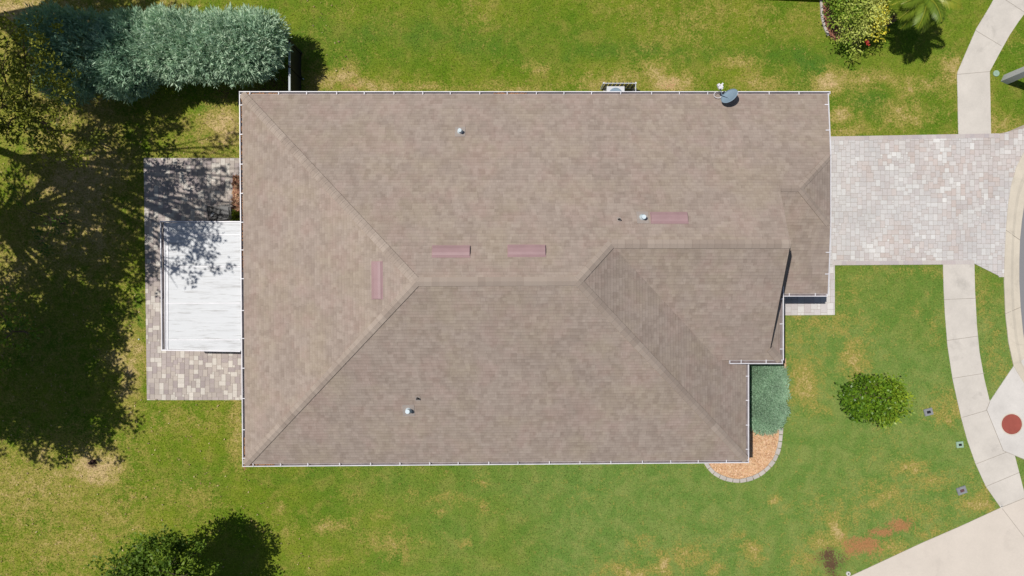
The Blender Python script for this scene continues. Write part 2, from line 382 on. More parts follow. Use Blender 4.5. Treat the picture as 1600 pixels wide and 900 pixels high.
slab('concrete_driveway', [DRV2], .033, M['drive'], [(1563,793,1602,777),(1565,794,1602,842),(1602,842,1660,905)])
# cul-de-sac: road disc and curb ring
def arc(pts, n=60):
    from mathutils import geometry
    return pts
ro = [(1640,165),(1618,205),(1600,236),(1587,262),(1579,290),(1574,322),(1571,360),(1569,400),(1568,440),(1570,490),(1575,535),(1583,572),(1600,600),(1640,650),(1700,700)]
ri = [(1680,185),(1650,222),(1626,262),(1610,292),(1600,318),(1596,345),(1593,375),(1592,410),(1592,440),(1594,480),(1598,520),(1605,560),(1622,590),(1660,630),(1710,665)]
b = MB()
for i in range(len(ro)-1):
    q = [P(*ro[i]), P(*ro[i+1]), P(*ri[i+1]), P(*ri[i])]
    m = [q[0].lerp(q[3], .42), q[1].lerp(q[2], .42)]; m2 = [q[0].lerp(q[3], .62), q[1].lerp(q[2], .62)]
    z = lambda p, h: Vector((p.x, p.y, h))
    b.prism([z(q[0],-.06), z(q[1],-.06), z(m[1],-.06), z(m[0],-.06)], [z(q[0],.05), z(q[1],.05), z(m[1],.055), z(m[0],.055)])
    b.prism([z(m[0],-.06), z(m[1],-.06), z(m2[1],-.06), z(m2[0],-.06)], [z(m[0],.055), z(m[1],.055), z(m2[1],.02), z(m2[0],.02)])
    b.prism([z(m2[0],-.06), z(m2[1],-.06), z(q[2],-.06), z(q[3],-.06)], [z(m2[0],.02), z(m2[1],.02), z(q[2],.03), z(q[3],.03)])
for k in (2, 6, 9, 12):
    a = P(*ro[k]); c = P(*ri[k]); a.z = .053; c.z = .03; b.bar(a, c, .02, .02, 1)
tag(b.build('curb', [M['curb'], M['line']]), kind='structure')
slab('road', [[p for p in ri]+[(2600,800),(3200,450),(2600,100)]], .012, M['asphalt'])

# pavers, every block cut to the paved outline
def clip(poly, region):
    out = poly
    n = len(region)
    area = sum(region[i][0]*region[(i+1)%n][1]-region[(i+1)%n][0]*region[i][1] for i in range(n))
    reg = region if area > 0 else region[::-1]
    for i in range(n):
        a, b2 = reg[i], reg[(i+1) % n]; inp = out; out = []
        if not inp: return []
        side = lambda p: (b2[0]-a[0])*(p[1]-a[1])-(b2[1]-a[1])*(p[0]-a[0])
        for j in range(len(inp)):
            p, q = inp[j], inp[(j+1) % len(inp)]; sp, sq = side(p), side(q)
            if sp >= 0: out.append(p)
            if (sp >= 0) != (sq >= 0):
                t = sp/(sp-sq); out.append((p[0]+(q[0]-p[0])*t, p[1]+(q[1]-p[1])*t))
    return out
def paving(name, regions, ang, pal, z=.03, u=.112, border=None, seed=1):
    rd = random.Random(seed)
    V = []; F = []; CI = []
    ca, sa = math.cos(ang), math.sin(ang)
    regs = [[(P(x, y).x, P(x, y).y) for x, y in r] for r in regions]
    ax = [p for r in regs for p in r]
    loc = [(x*ca+y*sa, -x*sa+y*ca) for x, y in ax]
    x0 = min(p[0] for p in loc)-.5; x1 = max(p[0] for p in loc)+.5; y0 = min(p[1] for p in loc)-.5; y1 = max(p[1] for p in loc)+.5
    W_, H_ = int((x1-x0)/u)+1, int((y1-y0)/u)+1
    used = np.zeros((H_+4, W_+4), bool)
    b = MB(); cols = []
    shapes = [(2,2),(2,2),(2,2),(3,2),(3,2),(2,3),(2,3)]
    for r in range(H_):
        for c in range(W_):
            if used[r, c]: continue
            for w_, h_ in rd.sample(shapes, len(shapes))+[(1,1)]:
                if not used[r:r+h_, c:c+w_].any(): break
            used[r:r+h_, c:c+w_] = True
            g = .006
            q = [(x0+c*u+g, y0+r*u+g), (x0+(c+w_)*u-g, y0+r*u+g), (x0+(c+w_)*u-g, y0+(r+h_)*u-g), (x0+c*u+g, y0+(r+h_)*u-g)]
            q = [(x*ca-y*sa, x*sa+y*ca) for x, y in q]
            col = pal(rd, sum(p[0] for p in q)/4, sum(p[1] for p in q)/4); dz = rd.uniform(-.002, .002)
            for reg in regs:
                k = clip(q, reg)
                if len(k) >= 3:
                    n0 = len(b.f); b.prism([(x, y, 0) for x, y in k], [(x, y, z+dz) for x, y in k]); cols += [col]*(len(b.f)-n0)
    for reg in regs:
        b.prism([(x, y, -.05) for x, y in reg], [(x, y, z-.012) for x, y in reg], 1); cols += [(.3,.26,.22)]*(len(reg)+2)
    if border:
        for (pxa, pya, pxb, pyb, wd) in border:
            a = P(pxa, pya); c = P(pxb, pyb); L = (c-a).length; n = max(1, int(L/.23)); d = (c-a)/n
            nrm = Vector((-d.y, d.x, 0)).normalized()*wd
            for i in range(n):
                s0 = a+d*i+d*.02; s1 = a+d*(i+1)-d*.02
                n0 = len(b.f); b.prism([(p.x, p.y, 0) for p in (s0, s1, s1+nrm, s0+nrm)], [(p.x, p.y, z+.006) for p in (s0, s1, s1+nrm, s0+nrm)])
                cols += [pal(rd, 0, 0, True)]*(len(b.f)-n0)
    o = b.build(name, [M['paver'], M['joint']], fixn=False)
    at = o.data.attributes.new('pcol', 'FLOAT_COLOR', 'FACE')
    at.data.foreach_set('color', np.array([(*c, 1) for c in cols], np.float32).ravel())
    return tag(o, kind='structure')
def pal_drive(rd, x, y, border=False):
    k = rd.random(); m = float(fbm(np.array([x]), np.array([y]), .35)[0])
    if border: return rd.choice([(.43,.38,.37),(.46,.42,.40),(.40,.36,.36)])
    if k < .10: c = (.58,.57,.55)
    elif k < .28: c = (.51,.49,.47)
    elif k < .45: c = (.455,.395,.365)
    elif k < .72: c = (.45,.41,.395)
    else: c = (.475,.45,.435)
    g = (.48,.47,.465) if m > .5 else (.455,.41,.39)
    t = min(1, abs(m-.5)*5)*.6
    v = rd.uniform(.95, 1.05)
    return tuple((a*(1-t)+b_*t)*v for a, b_ in zip(c, g))
def pal_patio(rd, x, y, border=False):
    k = rd.random()
    if border: return rd.choice([(.47,.43,.40),(.43,.40,.38)])
    if k < .25: c = (.53,.49,.44)
    elif k < .5: c = (.42,.37,.33)
    elif k < .68: c = (.37,.32,.295)
    elif k < .85: c = (.38,.33,.31)
    else: c = (.34,.29,.28)
    v = rd.uniform(.94, 1.06); return tuple(a*v for a in c)
CE = [(1616,209),(1600,236),(1587,262),(1579,290),(1574,322),(1571,360),(1569,400),(1568,433)]
paving('paver_driveway', [[(1262,214),(1497,213),(1548,211),(1574,206),(1606,194),(1601,236),(1587,262),(1579,290),(1574,322),(1571,360),(1569,400),(1568,433),(1523,412),(1262,414)]] if False else
       [[(1262,214),(1560,209),(1560,412),(1262,414)], *[[(1560,y0),(x0+1,y0),(x1+1,y1),(1560,y1)] for (x0,y0),(x1,y1) in zip(CE,CE[1:])], [(1560,209),(1574,206),(1640,178),(1616,209)], [(1522,412),(1560,412),(1560,431)]],
       0.0, pal_drive, seed=3, border=[(1297,220,1560,215,.2),(1300,414.5,1522,413,.2)])
paving('patio', [[(225,247),(385,247),(385,625),(230,625)]], -.008, pal_patio, seed=5, u=.112, border=[(385,252.5,226,252.5,-.16)] if False else None)
paving('front_walk', [[(1180,455),(1304,455),(1304,492),(1180,493)], [(1285,414.3),(1304,414.3),(1304,455),(1285,455)]], 0.0, lambda r, x, y, b=False: tuple(c*1.02 for c in r.choice([(.50,.48,.46),(.55,.53,.51),(.47,.44,.43),(.45,.41,.40)])), seed=9, u=.16)

# ------------------------------------------------------------------ the house
PIT = .48; HE = 2.7
cA, cB, cC_, cD = P(378,147,HE), P(383,725,HE), P(1166,719,HE), P(1293,147,HE)
class Pl:                                   # z = z0 + g.(x,y)
    def __init__(s, p, q, inward, pit=PIT):
        d = (q-p); n = Vector((-d.y, d.x, 0)).normalized()
        if n.dot(inward) < 0: n = -n
        s.n = n; s.p = p; s.s = pit
    def z(s, x, y): return s.p.z+s.s*(s.n.x*(x-s.p.x)+s.n.y*(y-s.p.y))
    def px(s, px, py):                      # point of this plane seen at a photo pixel
        h = s.p.z
        for _ in range(60): q = P(px, py, h); h = h*.3+s.z(q.x, q.y)*.7
        q = P(px, py, h); return Vector((q.x, q.y, s.z(q.x, q.y)))
def meet(a, b_, c):
    A = np.array([[-p.s*p.n.x, -p.s*p.n.y, 1] for p in (a, b_, c)]); B = np.array([p.p.z-p.s*(p.n.x*p.p.x+p.n.y*p.p.y) for p in (a, b_, c)])
    return Vector(np.linalg.solve(A, B))
def topx(v): k = FPX/(HC-v.z); return (round(800+v.x*k, 1), round(450-v.y*k, 1))
N_ = Pl(cA, cD, Vector((0,-1,0)), .470); W_ = Pl(cA, cB, Vector((1,0,0))); S_ = Pl(cB, cC_, Vector((0,1,0)), .492)
E_ = Pl(cC_, cC_+Vector((0,1,0)), Vector((-1,0,0)), .50)
L = meet(N_, W_, S_); R = meet(N_, E_, S_)
print('DBG ridge', topx(L), topx(R), L.z)
K = N_.px(1235, 381)
ge = P(1140, 563, 3.4); ge2 = P(1219, 562, 3.4)
GS = Pl(Vector((K.x, K.y, K.z)), Vector((K.x-1, K.y, K.z)), Vector((0, 1, 0)), (K.z-3.4)/(K.y-ge.y))
GS.p = K; 
G = meet(N_, E_, GS); 
xr = K.x
V0 = Vector((0, ge.y, 3.4)); V0.x = cC_.x-(3.4-HE)/PIT          # foot of the valley
SK = Pl(Vector((ge2.x, 0, 3.4)), Vector((ge2.x, 1, 3.4)), Vector((-1, 0, 0)), GS.s)   # skirt
T = Vector((xr, 0, SK.z(xr, 0))); T.y = ge.y+(T.z-3.4)/GS.s
print('G', topx(G), 'V', topx(V0), 'T', topx(T), 'corner', topx(Vector((ge2.x, ge.y, 3.4))), GS.s)
gf = P(1293, 459, HE); GA = Pl(gf, gf+Vector((-1,0,0)), Vector((0,1,0)))     # garage south plane
ym = None
# garage ridge: N and GA
Pp = N_.px(1250, 296); 
Pp.y = (Pp.y+Pp.y)/2
yr = Pp.y
for _ in range(50):
    zN, zG = N_.z(Pp.x, yr), GA.z(Pp.x, yr); yr += (zN-zG)/(.47+PIT)
Pp = Vector((Pp.x, yr, N_.z(Pp.x, yr))); Mm = Vector((xr, yr, N_.z(xr, yr)))
Q1 = N_.px(1297, 243); Q2 = GA.px(1297, 353)
print('P', topx(Pp), 'M', topx(Mm), Q1, Q2, topx(K))
house = root('house', (0, 0, 0), 'large single storey house with a brown shingled hip roof and white gutters', 'house')
roof = bpy.data.objects.new('roof', None)
def uvs(o):
    me = o.data; uv = me.uv_layers.new(name='UVMap')
    for p in me.polygons:
        n = p.normal; e = Vector((0,0,1)).cross(n)
        e = e.normalized() if e.length > 1e-3 else Vector((1,0,0)); s = n.cross(e)
        if abs(n.z) < .3: s = Vector((0,0,1))
        for li in p.loop_indices:
            c = me.vertices[me.loops[li].vertex_index].co; uv.data[li].uv = (c.dot(e), c.dot(s))
rb = MB()
def plane(pts, th=.14):
    rb.prism([Vector((p.x, p.y, p.z-th)) for p in pts], pts)
Vd = lambda p, dx, dy, z: Vector((p.x+dx, p.y+dy, z))
plane([cA, cB, L])
plane([cB, cC_, R, L])
cE1 = Vector((cC_.x, ge.y+.5, HE))
plane([cC_, cE1, Vector((V0.x, V0.y+.5, 3.4)), V0, G, R]) if False else plane([cC_, Vector((cC_.x, ge.y+.25, HE)), Vector((V0.x-.0, V0.y+.25, 3.40)), V0, G, R])
plane([cA, L, R, G, K, Mm, Pp, Q1, cD])
plane([G, V0, Vector((ge2.x, ge.y, 3.4)), T, K])
ysk = P(1222, 447, 3.4).y
plane([Vector((ge2.x, ge.y, 3.4)), Vector((ge2.x, ysk, 3.4)), Vector((xr, ysk, T.z)), T])
gw = Vector((xr-.6, gf.y, HE))
plane([Mm, Pp, Q2, gf, gw, Vector((xr-.6, yr, Mm.z))])
plane([Pp, Q1, Q2])
roofo = rb.build('roof', M['shingle']); uvs(roofo); keep(roofo, house)
def sub(o, par): keep(o, par); return o
# caps
def cap(a, b_, wd=.18, lift=.03):
    a = Vector(a); b_ = Vector(b_); d = (b_-a); L_ = d.length; d.normalize(); s = d.cross(Vector((0,0,1))).normalized()
    n = max(1, int(L_/.3)); VV = []; FF = []; UU = []
    drop = PIT*wd*(1.0 if abs(d.z) < .05 else .72)
    for i in range(n):
        p = a+d*(L_*i/n-.02); q = a+d*(L_*(i+1)/n+.0)
        z1, z2 = lift+.018, lift+.008
        st = len(VV)
        for pt, zz, uu in ((p, z1 if False else z2, i), (q, z1, i+.98)):
            for k, dr in ((-1, drop), (0, 0), (1, drop)):
                VV.append(pt+s*wd*k+Vector((0, 0, zz-dr))); UU.append((uu*.3+a.x*3, k))
            for k, dr in ((1, drop+.03), (-1, drop+.03)):
                VV.append(pt+s*wd*k+Vector((0, 0, zz-dr-.015))); UU.append((uu*.3+a.x*3, k))
        for k in range(5):
            k2 = (k+1) % 5
            FF.append([st+k, st+k2, st+5+k2, st+5+k])
        FF.append([st+4, st+3, st+2, st+1, st]); FF.append([st+5, st+6, st+7, st+8, st+9])
    o = mk('ridge_cap', VV, FF, M['cap']); uv = o.data.uv_layers.new(name='UVMap')
    for l in o.data.loops: uv.data[l.index].uv = UU[l.vertex_index]
    return keep(o, roofo)
for a, b_ in ((cA, L), (cB, L), (R, L), (cC_, R), (G, R), (K, G), (Vector((ge2.x, ge.y, 3.4)), T)):
    cap(a.lerp(b_, .0), b_)
for a, b_ in ((Pp, Mm), (Q1.lerp(Pp, .06), Pp), (Q2.lerp(Pp, .06), Pp)): cap(a, b_, .135, .022)
# gutters
def gutter(a, b_, out, par, spacing=1.32, wd=.115, first=.5, deb=()):
    a = Vector(a); b_ = Vector(b_); d = (b_-a); L_ = d.length; d.normalize(); o_ = Vector(out).normalized()
    g = MB(); up = Vector((0,0,1))
    off = lambda t, w_, z: a+d*t+o_*w_+up*z
    def bx(t0, t1, w0, w1, z0, z1, mi=0):
        g.prism([off(t0,w0,z0), off(t1,w0,z0), off(t1,w1,z0), off(t0,w1,z0)], [off(t0,w0,z1), off(t1,w0,z1), off(t1,w1,z1), off(t0,w1,z1)], mi)
    bx(0, L_, .0, .015, -.19, -.035); bx(0, L_, .017, wd-.03, -.13, -.115, 1)
    bx(0, L_, wd-.026, wd+.010, -.14, .012)
    bx(0, .03, .017, wd-.037, -.13, .0); bx(L_-.03, L_, .017, wd-.037, -.13, .0)
    go = g.build('gutter', [M['white'], M['gin']]); keep(go, par)
    t = first
    while t < L_-.2:
        h = MB(); h.prism([off(t-.018,-.03,.020), off(t+.018,-.03,.020), off(t+.018,wd+.01,.016), off(t-.018,wd+.01,.016)],
                          [off(t-.018,-.03,.040), off(t+.018,-.03,.040), off(t+.018,wd+.01,.030), off(t-.018,wd+.01,.030)])
        keep(h.build('gutter_strap', M['white']), go); t += spacing*random.uniform(.93, 1.08)
    if deb:
        dd = MB()
        for (t0, t1, n) in deb:
            for i in range(n):
                tt = random.uniform(t0, t1); p = off(tt, random.uniform(.02, wd-.05), -.09+random.uniform(0, .05)); s = random.uniform(.02, .05); q = random.uniform(0, 6.3)
                dd.box(p, (s*1.8, s, .006), q)
        keep(dd.build('dead_leaves', M['debris']), go)
    return go
top0 = cA+Vector((-.0, 0, 0))
gutter(cA+Vector((-.13, .0, 0)), cD+Vector((.13, 0, 0)), (0,1,0), house, deb=((.3, 1.7, 60), (11.5, 13, 60)))
gutter(cA, cB, (-1,0,0), house, spacing=1.33, deb=((0, 8, 160), (15.5, 17, 60)))
gutter(cB+Vector((-.13,0,0)), cC_+Vector((.13,0,0)), (0,-1,0), house, deb=((.2, 1.4, 70),))
gutter(cC_, Vector((cC_.x, ge.y-.1, HE)), (1,0,0), house, spacing=1.1)
gutter(P(1140, 563, 3.4), Vector((ge2.x+.12, ge.y, 3.4)), (0,-1,0), house, spacing=1.05, wd=.15)
gutter(Vector((ge2.x, ge.y, 3.4)), Vector((ge2.x, ysk, 3.4)), (1,0,0), house, spacing=1.1, wd=.15)
gutter(Vector((ge2.x+.16, gf.y, HE)), gf+Vector((.0,0,0)), (0,-1,0), house, spacing=1.2)
# garage rake edges (tapering barge boards) with white trim
def trim(a, b_, name='barge_board', w_=.05):
    t = MB(); t.bar(Vector(a)+Vector((.03,0,-.08)), Vector(b_)+Vector((.03,0,-.08)), w_, .17); return keep(t.build(name, M['white']), house)
trim(cD, Q1); trim(gf, Q2); trim(Q1, Q2, w_=.03)
def straps(a, b_, ts):
    for t in ts:
        p = Vector(a).lerp(Vector(b_), t); m = MB(); m.box(p+Vector((-.06, 0, .03)), (.2, .04, .02)); keep(m.build('rake_strap', M['white']), house)
straps(cD, Q1, (.18, .6)); straps(gf, Q2, (.30, .62))
t = MB()
ydir = 1
t.bar(K+Vector((.02,0,-.08)), T+Vector((.02,0,-.08)), .04, .17); keep(t.build('barge_board', M['dark']), house)  # dark colour stands in for the shadow sliver along the gable rake
# walls
wl = MB()
def wbox(x0, x1, y0, y1, z1): wl.box(((x0+x1)/2, (y0+y1)/2, z1/2), (x1-x0, y1-y0, z1))
wbox(cA.x+.45, cC_.x-.42, cB.y+.42, cA.y-.42, 2.62)
keep(wl.build('wall', M['stucco']), house); wl = MB()
wbox(cC_.x-.5, ge2.x-.3, ge.y+.42, gf.y+1.6, 3.22); keep(wl.build('wall', M['stucco']), house); wl = MB()
wbox(cC_.x-.6, cD.x-.45, gf.y+.42, cA.y-.425, 2.58); keep(wl.build('wall', M['stucco']), house); wl = MB()
gx_ = xr-.28
wl.prism([Vector((gx_-.1, T.y, T.z-.6)), Vector((gx_-.1, K.y-.01, K.z-.22)), Vector((gx_-.1, Mm.y, Mm.z-.2)), Vector((gx_-.1, Mm.y, 3)), Vector((gx_-.1, T.y, 3))],
         [Vector((gx_, T.y, T.z-.3)), Vector((gx_, K.y-.01, K.z-.22)), Vector((gx_, Mm.y, Mm.z-.2)), Vector((gx_, Mm.y, 3)), Vector((gx_, T.y, 3))])
wl.prism([Vector((cD.x-.6, cD.y-.43, 2.5)), Vector((cD.x-.6, gf.y+.43, 2.5)), Vector((cD.x-.6, Q2.y+.05, Q2.z-.3)), Vector((cD.x-.6, Q1.y-.05, Q1.z-.3))],
         [Vector((cD.x-.47, cD.y-.43, 2.5)), Vector((cD.x-.47, gf.y+.43, 2.5)), Vector((cD.x-.47, Q2.y+.05, Q2.z-.3)), Vector((cD.x-.47, Q1.y-.05, Q1.z-.3))])
keep(wl.build('wall', M['stucco']), house)
# openings
def opening(name, c, d, mat, frame=True):
    m = MB(); m.box(c, d); o = keep(m.build(name, mat), house)
    if frame:
        f = MB(); x, y, z = d; cx, cy, cz = c; T_ = .08; ox = d[0]+.03 if d[0] < d[1] else 0; oy = d[1]+.03 if d[1] < d[0] else 0
        if d[0] < d[1]:
            f.box((cx, cy, cz+z/2+T_/2), (ox, y+2*T_, T_)); f.box((cx, cy, cz-z/2-T_/2), (ox+.05, y+2*T_, T_))
            f.box((cx, cy-y/2-T_/2, cz), (ox, T_, z)); f.box((cx, cy+y/2+T_/2, cz), (ox, T_, z))
        else:
            f.box((cx, cy, cz+z/2+T_/2), (x+2*T_, oy, T_)); f.box((cx, cy, cz-z/2-T_/2), (x+2*T_, oy+.05, T_))
            f.box((cx-x/2-T_/2, cy, cz), (T_, oy, z)); f.box((cx+x/2+T_/2, cy, cz), (T_, oy, z))
        keep(f.build('window_frame' if 'window' in name else 'door_frame', M['white']), o)
    return o
gx0 = cD.x-.45
gd = opening('garage_door', (gx0, (cD.y+gf.y)/2, 1.13), (.08, 5.2, 2.2), M['door'])
for k in range(3):
    m = MB(); m.box((gx0+.045, (cD.y+gf.y)/2, .55+k*.55), (.02, 5.1, .03)); keep(m.build('door_groove', M['white']), gd)
bx0 = ge2.x-.3
opening('window', (bx0, P(1228, 527, 1.5).y, 1.5), (.07, 1.1, 1.3), M['glass'])
opening('window', (cC_.x-.42, -6.2, 1.5), (.07, 1.3, 1.2), M['glass'])
for x in (-9, -3.5, 3, 7.5): opening('window', (x, cB.y+.42+.0*x, 1.5), (1.2, .07, 1.2), M['glass'])
for x in (-8, -2, 9): opening('window', (x, cA.y-.42, 1.5), (1.0, .07, 1.0), M['glass'])
opening('sliding_door', (cA.x+.45, P(300,440).y, 1.1), (.07, 2.6, 2.1), M['glass'])
opening('front_door', (12.9, gf.y+.42, 1.06), (1.0, .07, 2.05), M['door'])
wlm = MB(); wc = P(1228.5, 526.5, 1.95); wlm.box((bx0+.14, wc.y, 1.95), (.2, .13, .2)); wlm.box((bx0+.14, wc.y, 2.07), (.26, .17, .04)); keep(wlm.build('wall_lamp', M['white']), house)
# roof ventilators and pipes
def vent(px, py, pl, long_axis_u, L_=1.50, W2=.46):
    p = pl.px(px, py); nrm = Vector((-pl.s*pl.n.x, -pl.s*pl.n.y, 1)).normalized()
    v = Vector((pl.n.x, pl.n.y, pl.s)).normalized(); u = v.cross(nrm).normalized()
    m = MB(); a = p
    def q(i, j, k): return a+u*i+v*j+nrm*k
    n = 8
    # low hood: rises towards the up-slope side then drops; open at the foot
    prof = [(-W2/2, .015), (-W2/2, .075), (-W2*.2, .105), (W2*.2, .10), (W2*.42, .05), (W2/2, .012)]
    l = [q(-L_/2, j, k) for j, k in prof]; r = [q(L_/2, j, k) for j, k in prof]
    m.prism(l, r)
    m.box(q(0, 0, .008), (L_+.05, W2+.10, .012), ax=(u, v, nrm), mi=1)
    return keep(m.build('roof_vent', [M['vent'], M['vent']]), roofo)
vent(705, 393, N_, 1); vent(823, 392, N_, 1); vent(1045.5, 340.5, N_, 1); vent(589.5, 438, W_, 1)
def pipe(px, py, pl, r, h, mat):
    p = pl.px(px, py); m = MB()
    base = MB(); nrm = Vector((-pl.s*pl.n.x, -pl.s*pl.n.y, 1)).normalized(); v = Vector((pl.n.x, pl.n.y, pl.s)).normalized(); u = v.cross(nrm)
    m.tube([p+Vector((0,0,-.1)), p+Vector((0,0,h))], [r, r], 12); 
    m.tube([p+Vector((0,0,-.06)), p+Vector((0,0,.10)), p+Vector((0,0,.14))], [r*2.0, r*1.35, r*1.05], 12)
    m.box(p+nrm*.01, (r*6, r*7, .012), ax=(u, v, nrm), mi=1)
    m.tube([p+Vector((0,0,h-.03)), p+Vector((0,0,h+.006))], [r*1.12, r*1.12], 12)
    keep(m.build('vent_pipe', [mat, M['shl']]), roofo)
M['shl'] = simple('flashing', (.29, .25, .225), .6, .08)
M['pipe'] = simple('pale_pipe', (.50, .58, .62), .5, .1)
pipe(719, 206, N_, .075, .34, M['pipe']); pipe(1004, 340, N_, .08, .34, M['pipe']); pipe(638.5, 641, S_, .085, .36, M['pipe'])
pipe(967, 343, N_, .028, .25, M['dark']); pipe(652.5, 622.5, S_, .035, .22, M['dark'])

# ------------------------------------------------------------------ patio cover
HP = 2.42
pc = root('patio_cover', P(313, 447, 0), 'flat white streaked patio roof attached to the back of the house', 'patio cover')
a, b2, c, d = P(258,348,HP), P(258,545.5,HP), P(380,549,HP+.06), P(380,347,HP+.06)
m = MB(); m.prism([v-Vector((0,0,.09)) for v in (a,b2,c,d)], [a,b2,c,d]); keep(m.build('roof_sheet', M['panel']), pc)
m = MB()
for py in (367, 417, 474, 531):
    p0 = P(259, py, HP); p1 = P(376, py-.3, HP+.06); m.bar(p0+Vector((0,0,.008)), p1+Vector((0,0,.008)), .03, .022)
    m.bar(p0+Vector((0,.06,.004)), p1+Vector((0,.06,.004)), .025, .012, 1)
keep(m.build('panel_seam', [M['white'], M['panel']]), pc)
m = MB()
g0, g1 = P(250.8,346.5,HP), P(253,546.5,HP)
m.bar(g0+Vector((0,0,-.05)), g1+Vector((0,0,-.05)), .035, .13)
e0, e1 = P(254,347,HP), P(256,546,HP); m.bar(e0+Vector((0,0,-.12)), e1+Vector((0,0,-.12)), .12, .02, 1)
k0, k1 = P(257,347,HP), P(258.6,546,HP); m.bar(k0+Vector((0,0,-.03)), k1+Vector((0,0,-.03)), .03, .12)
keep(m.build('gutter', [M['white'], M['gin']]), pc)
m = MB()
m.bar(P(251,346.3,HP)+Vector((0,0,.0)), P(376,346.6,HP+.06), .05, .13); m.bar(P(253,546.8,HP), P(376,548.8,HP+.06), .05, .13)
m.bar(P(262,348,HP)+Vector((0,0,.012)), P(262,546,HP)+Vector((0,0,.012)), .05, .03)
keep(m.build('edge_trim', M['white']), pc)
for (px, py) in ((262, 352), (262, 448), (263, 541)):
    q = P(px, py, HP); m = MB(); m.box((q.x, q.y, HP/2-.05), (.1, .1, HP-.12)); keep(m.build('post', M['white']), pc)

# ------------------------------------------------------------------ satellite dish
dp = P(1140, 150.5, 3.35)
ds = root('satellite_dish', Vector((dp.x-.15, dp.y+.0, HE+.1)), 'grey satellite dish mounted on the roof edge beside the gutter', 'satellite dish')
nz = Vector((-.58, .50, .64)).normalized(); up_ = Vector((.60, .68, 0)); ua = (up_-nz*up_.dot(nz)).normalized(); va = nz.cross(ua)
VV = []; FF = []; nr, na = 5, 32
for s_ in (0, 1):
    for i in range(nr+1):
        for k in range(na):
            r = i/nr; q = 2*math.pi*k/na
            VV.append(dp+ua*(.40*r*math.cos(q))+va*(.37*r*math.sin(q))+nz*(.07*r*r-.03-s_*.015))
st = (nr+1)*na
for i in range(nr):
    for k in range(na):
        k2 = (k+1) % na
        FF.append([i*na+k, i*na+k2, (i+1)*na+k2, (i+1)*na+k]); FF.append([st+i*na+k, st+(i+1)*na+k, st+(i+1)*na+k2, st+i*na+k2])
for k in range(na):
    k2 = (k+1) % na; FF.append([nr*na+k, nr*na+k2, st+nr*na+k2, st+nr*na+k])
keep(mk('reflector', VV, FF, M['dish'], smooth=True), ds)
lnb = P(1125.5, 135.5, 3.55); m = MB(); m.tube([dp-ua*.05-va*.1-nz*.06, dp+Vector((-.3,.1,-.12)), lnb+Vector((0,0,-.08))], .022, 8); keep(m.build('feed_arm', M['dish']), ds)
m = MB(); m.box(lnb, (.20, .16, .12), .5); m.box(lnb+Vector((-.09,.06,.05)), (.12, .10, .10), .5); m.tube([lnb, lnb+Vector((.1,-.1,-.0))], [.06,.05], 10)
m.box(lnb+Vector((.08,.11,.0)), (.1, .07, .08), .9); keep(m.build('receiver', M['white']), ds)
m = MB(); q = Vector((dp.x-.16, cA.y-.12, HE)); m.tube([q, q+Vector((0,0,.32)), dp-nz*.07], .025, 8); m.box(q+Vector((0,-.05,.10)), (.18,.22,.03)); keep(m.build('mast', M['lead']), ds)
m = MB(); pts = [P(1122+8*math.cos(t_)*.8+0, 148+5*math.sin(t_), 2.95) for t_ in np.linspace(.6, 5.4, 12)]
m.tube(pts, .014, 6); keep(m.build('cable', M['white']), ds)

# ------------------------------------------------------------------ air conditioner and screen
acx = P(962, 0, .9).x; acy = P(0, 135.5, .9).y-.38
ac = root('air_conditioner', (acx, acy, 0), 'grey air conditioning unit with a round fan half under the top eave', 'air conditioner')
m = MB(); m.box((acx, acy, .04), (.95, .95, .08)); keep(m.build('concrete_base', M['walk']), ac)
m = MB(); m.box((acx, acy, .46), (.80, .76, .76)); m.box((acx, acy, .87), (.84, .80, .05)); keep(m.build('cabinet', M['acgrey']), ac)
m = MB(); m.tube([(acx, acy, .893), (acx, acy, .93)], [.34, .30], 24, 0); keep(m.build('fan_guard', M['dish']), ac)
sr = root('screen', (acx+.2, acy+.45, 0), 'low slatted screen fence around the air conditioning unit', 'screen')
y_s = P(0, 130.5, .95).y; xa = P(943, 0, .95).x; xb = P(993, 0, .95).x
def slat_panel(a, b_):
    m = MB(); L_ = (b_-a).length; d = (b_-a)/L_
    for z in (.08, .98): m.bar(a+Vector((0,0,z)), b_+Vector((0,0,z)), .03, .05)
    n = int(L_/.19)
    for i in range(n+1): 
        p = a+d*L_*i/n; m.bar(p+Vector((0,0,.08)), p+Vector((0,0,.98)), .07, .02)
    keep(m.build('slat_panel', M['acgrey']), sr)
    m = MB()
    for i in range(n):
        p = a+d*L_*(i+.5)/n; nn = Vector((-d.y, d.x, 0)); m.bar(p+nn*.03+Vector((0,0,.10)), p+nn*.03+d*.10+Vector((0,0,.95)), .10, .02)
    keep(m.build('dark_slats', M['black']), sr)
slat_panel(Vector((xa, y_s, 0)), Vector((xb, y_s, 0))); slat_panel(Vector((xb, y_s, 0)), Vector((xb, y_s-.95, 0)))
for q in ((xa, y_s), (xb, y_s)):
    m = MB(); m.box((q[0], q[1], .53), (.07, .07, 1.06)); keep(m.build('post', M['white']), sr)

# ------------------------------------------------------------------ side fence
fx = P(452.5, 0, 1.8).x; fr = root('fence', (fx, P(0,100).y, 0), 'dark privacy fence running from the house corner to the blue green hedge', 'fence')
y0, y1 = P(0, 149, 0).y-.35, P(0, 84, 0).y
m = MB(); m.box((fx, (y0+y1)/2, .9), (.05, y1-y0, 1.7)); keep(m.build('panel', M['dark']), fr)
m = MB(); m.box((fx, (y0+y1)/2, 1.80), (.09, y1-y0, .06)); keep(m.build('top_rail', M['lead']), fr)
for k in range(3):
    yy = y0+(y1-y0)*k/2; m = MB(); m.box((fx+.0, yy, .93), (.12, .12, 1.86)); keep(m.build('post', M['dark']), fr)

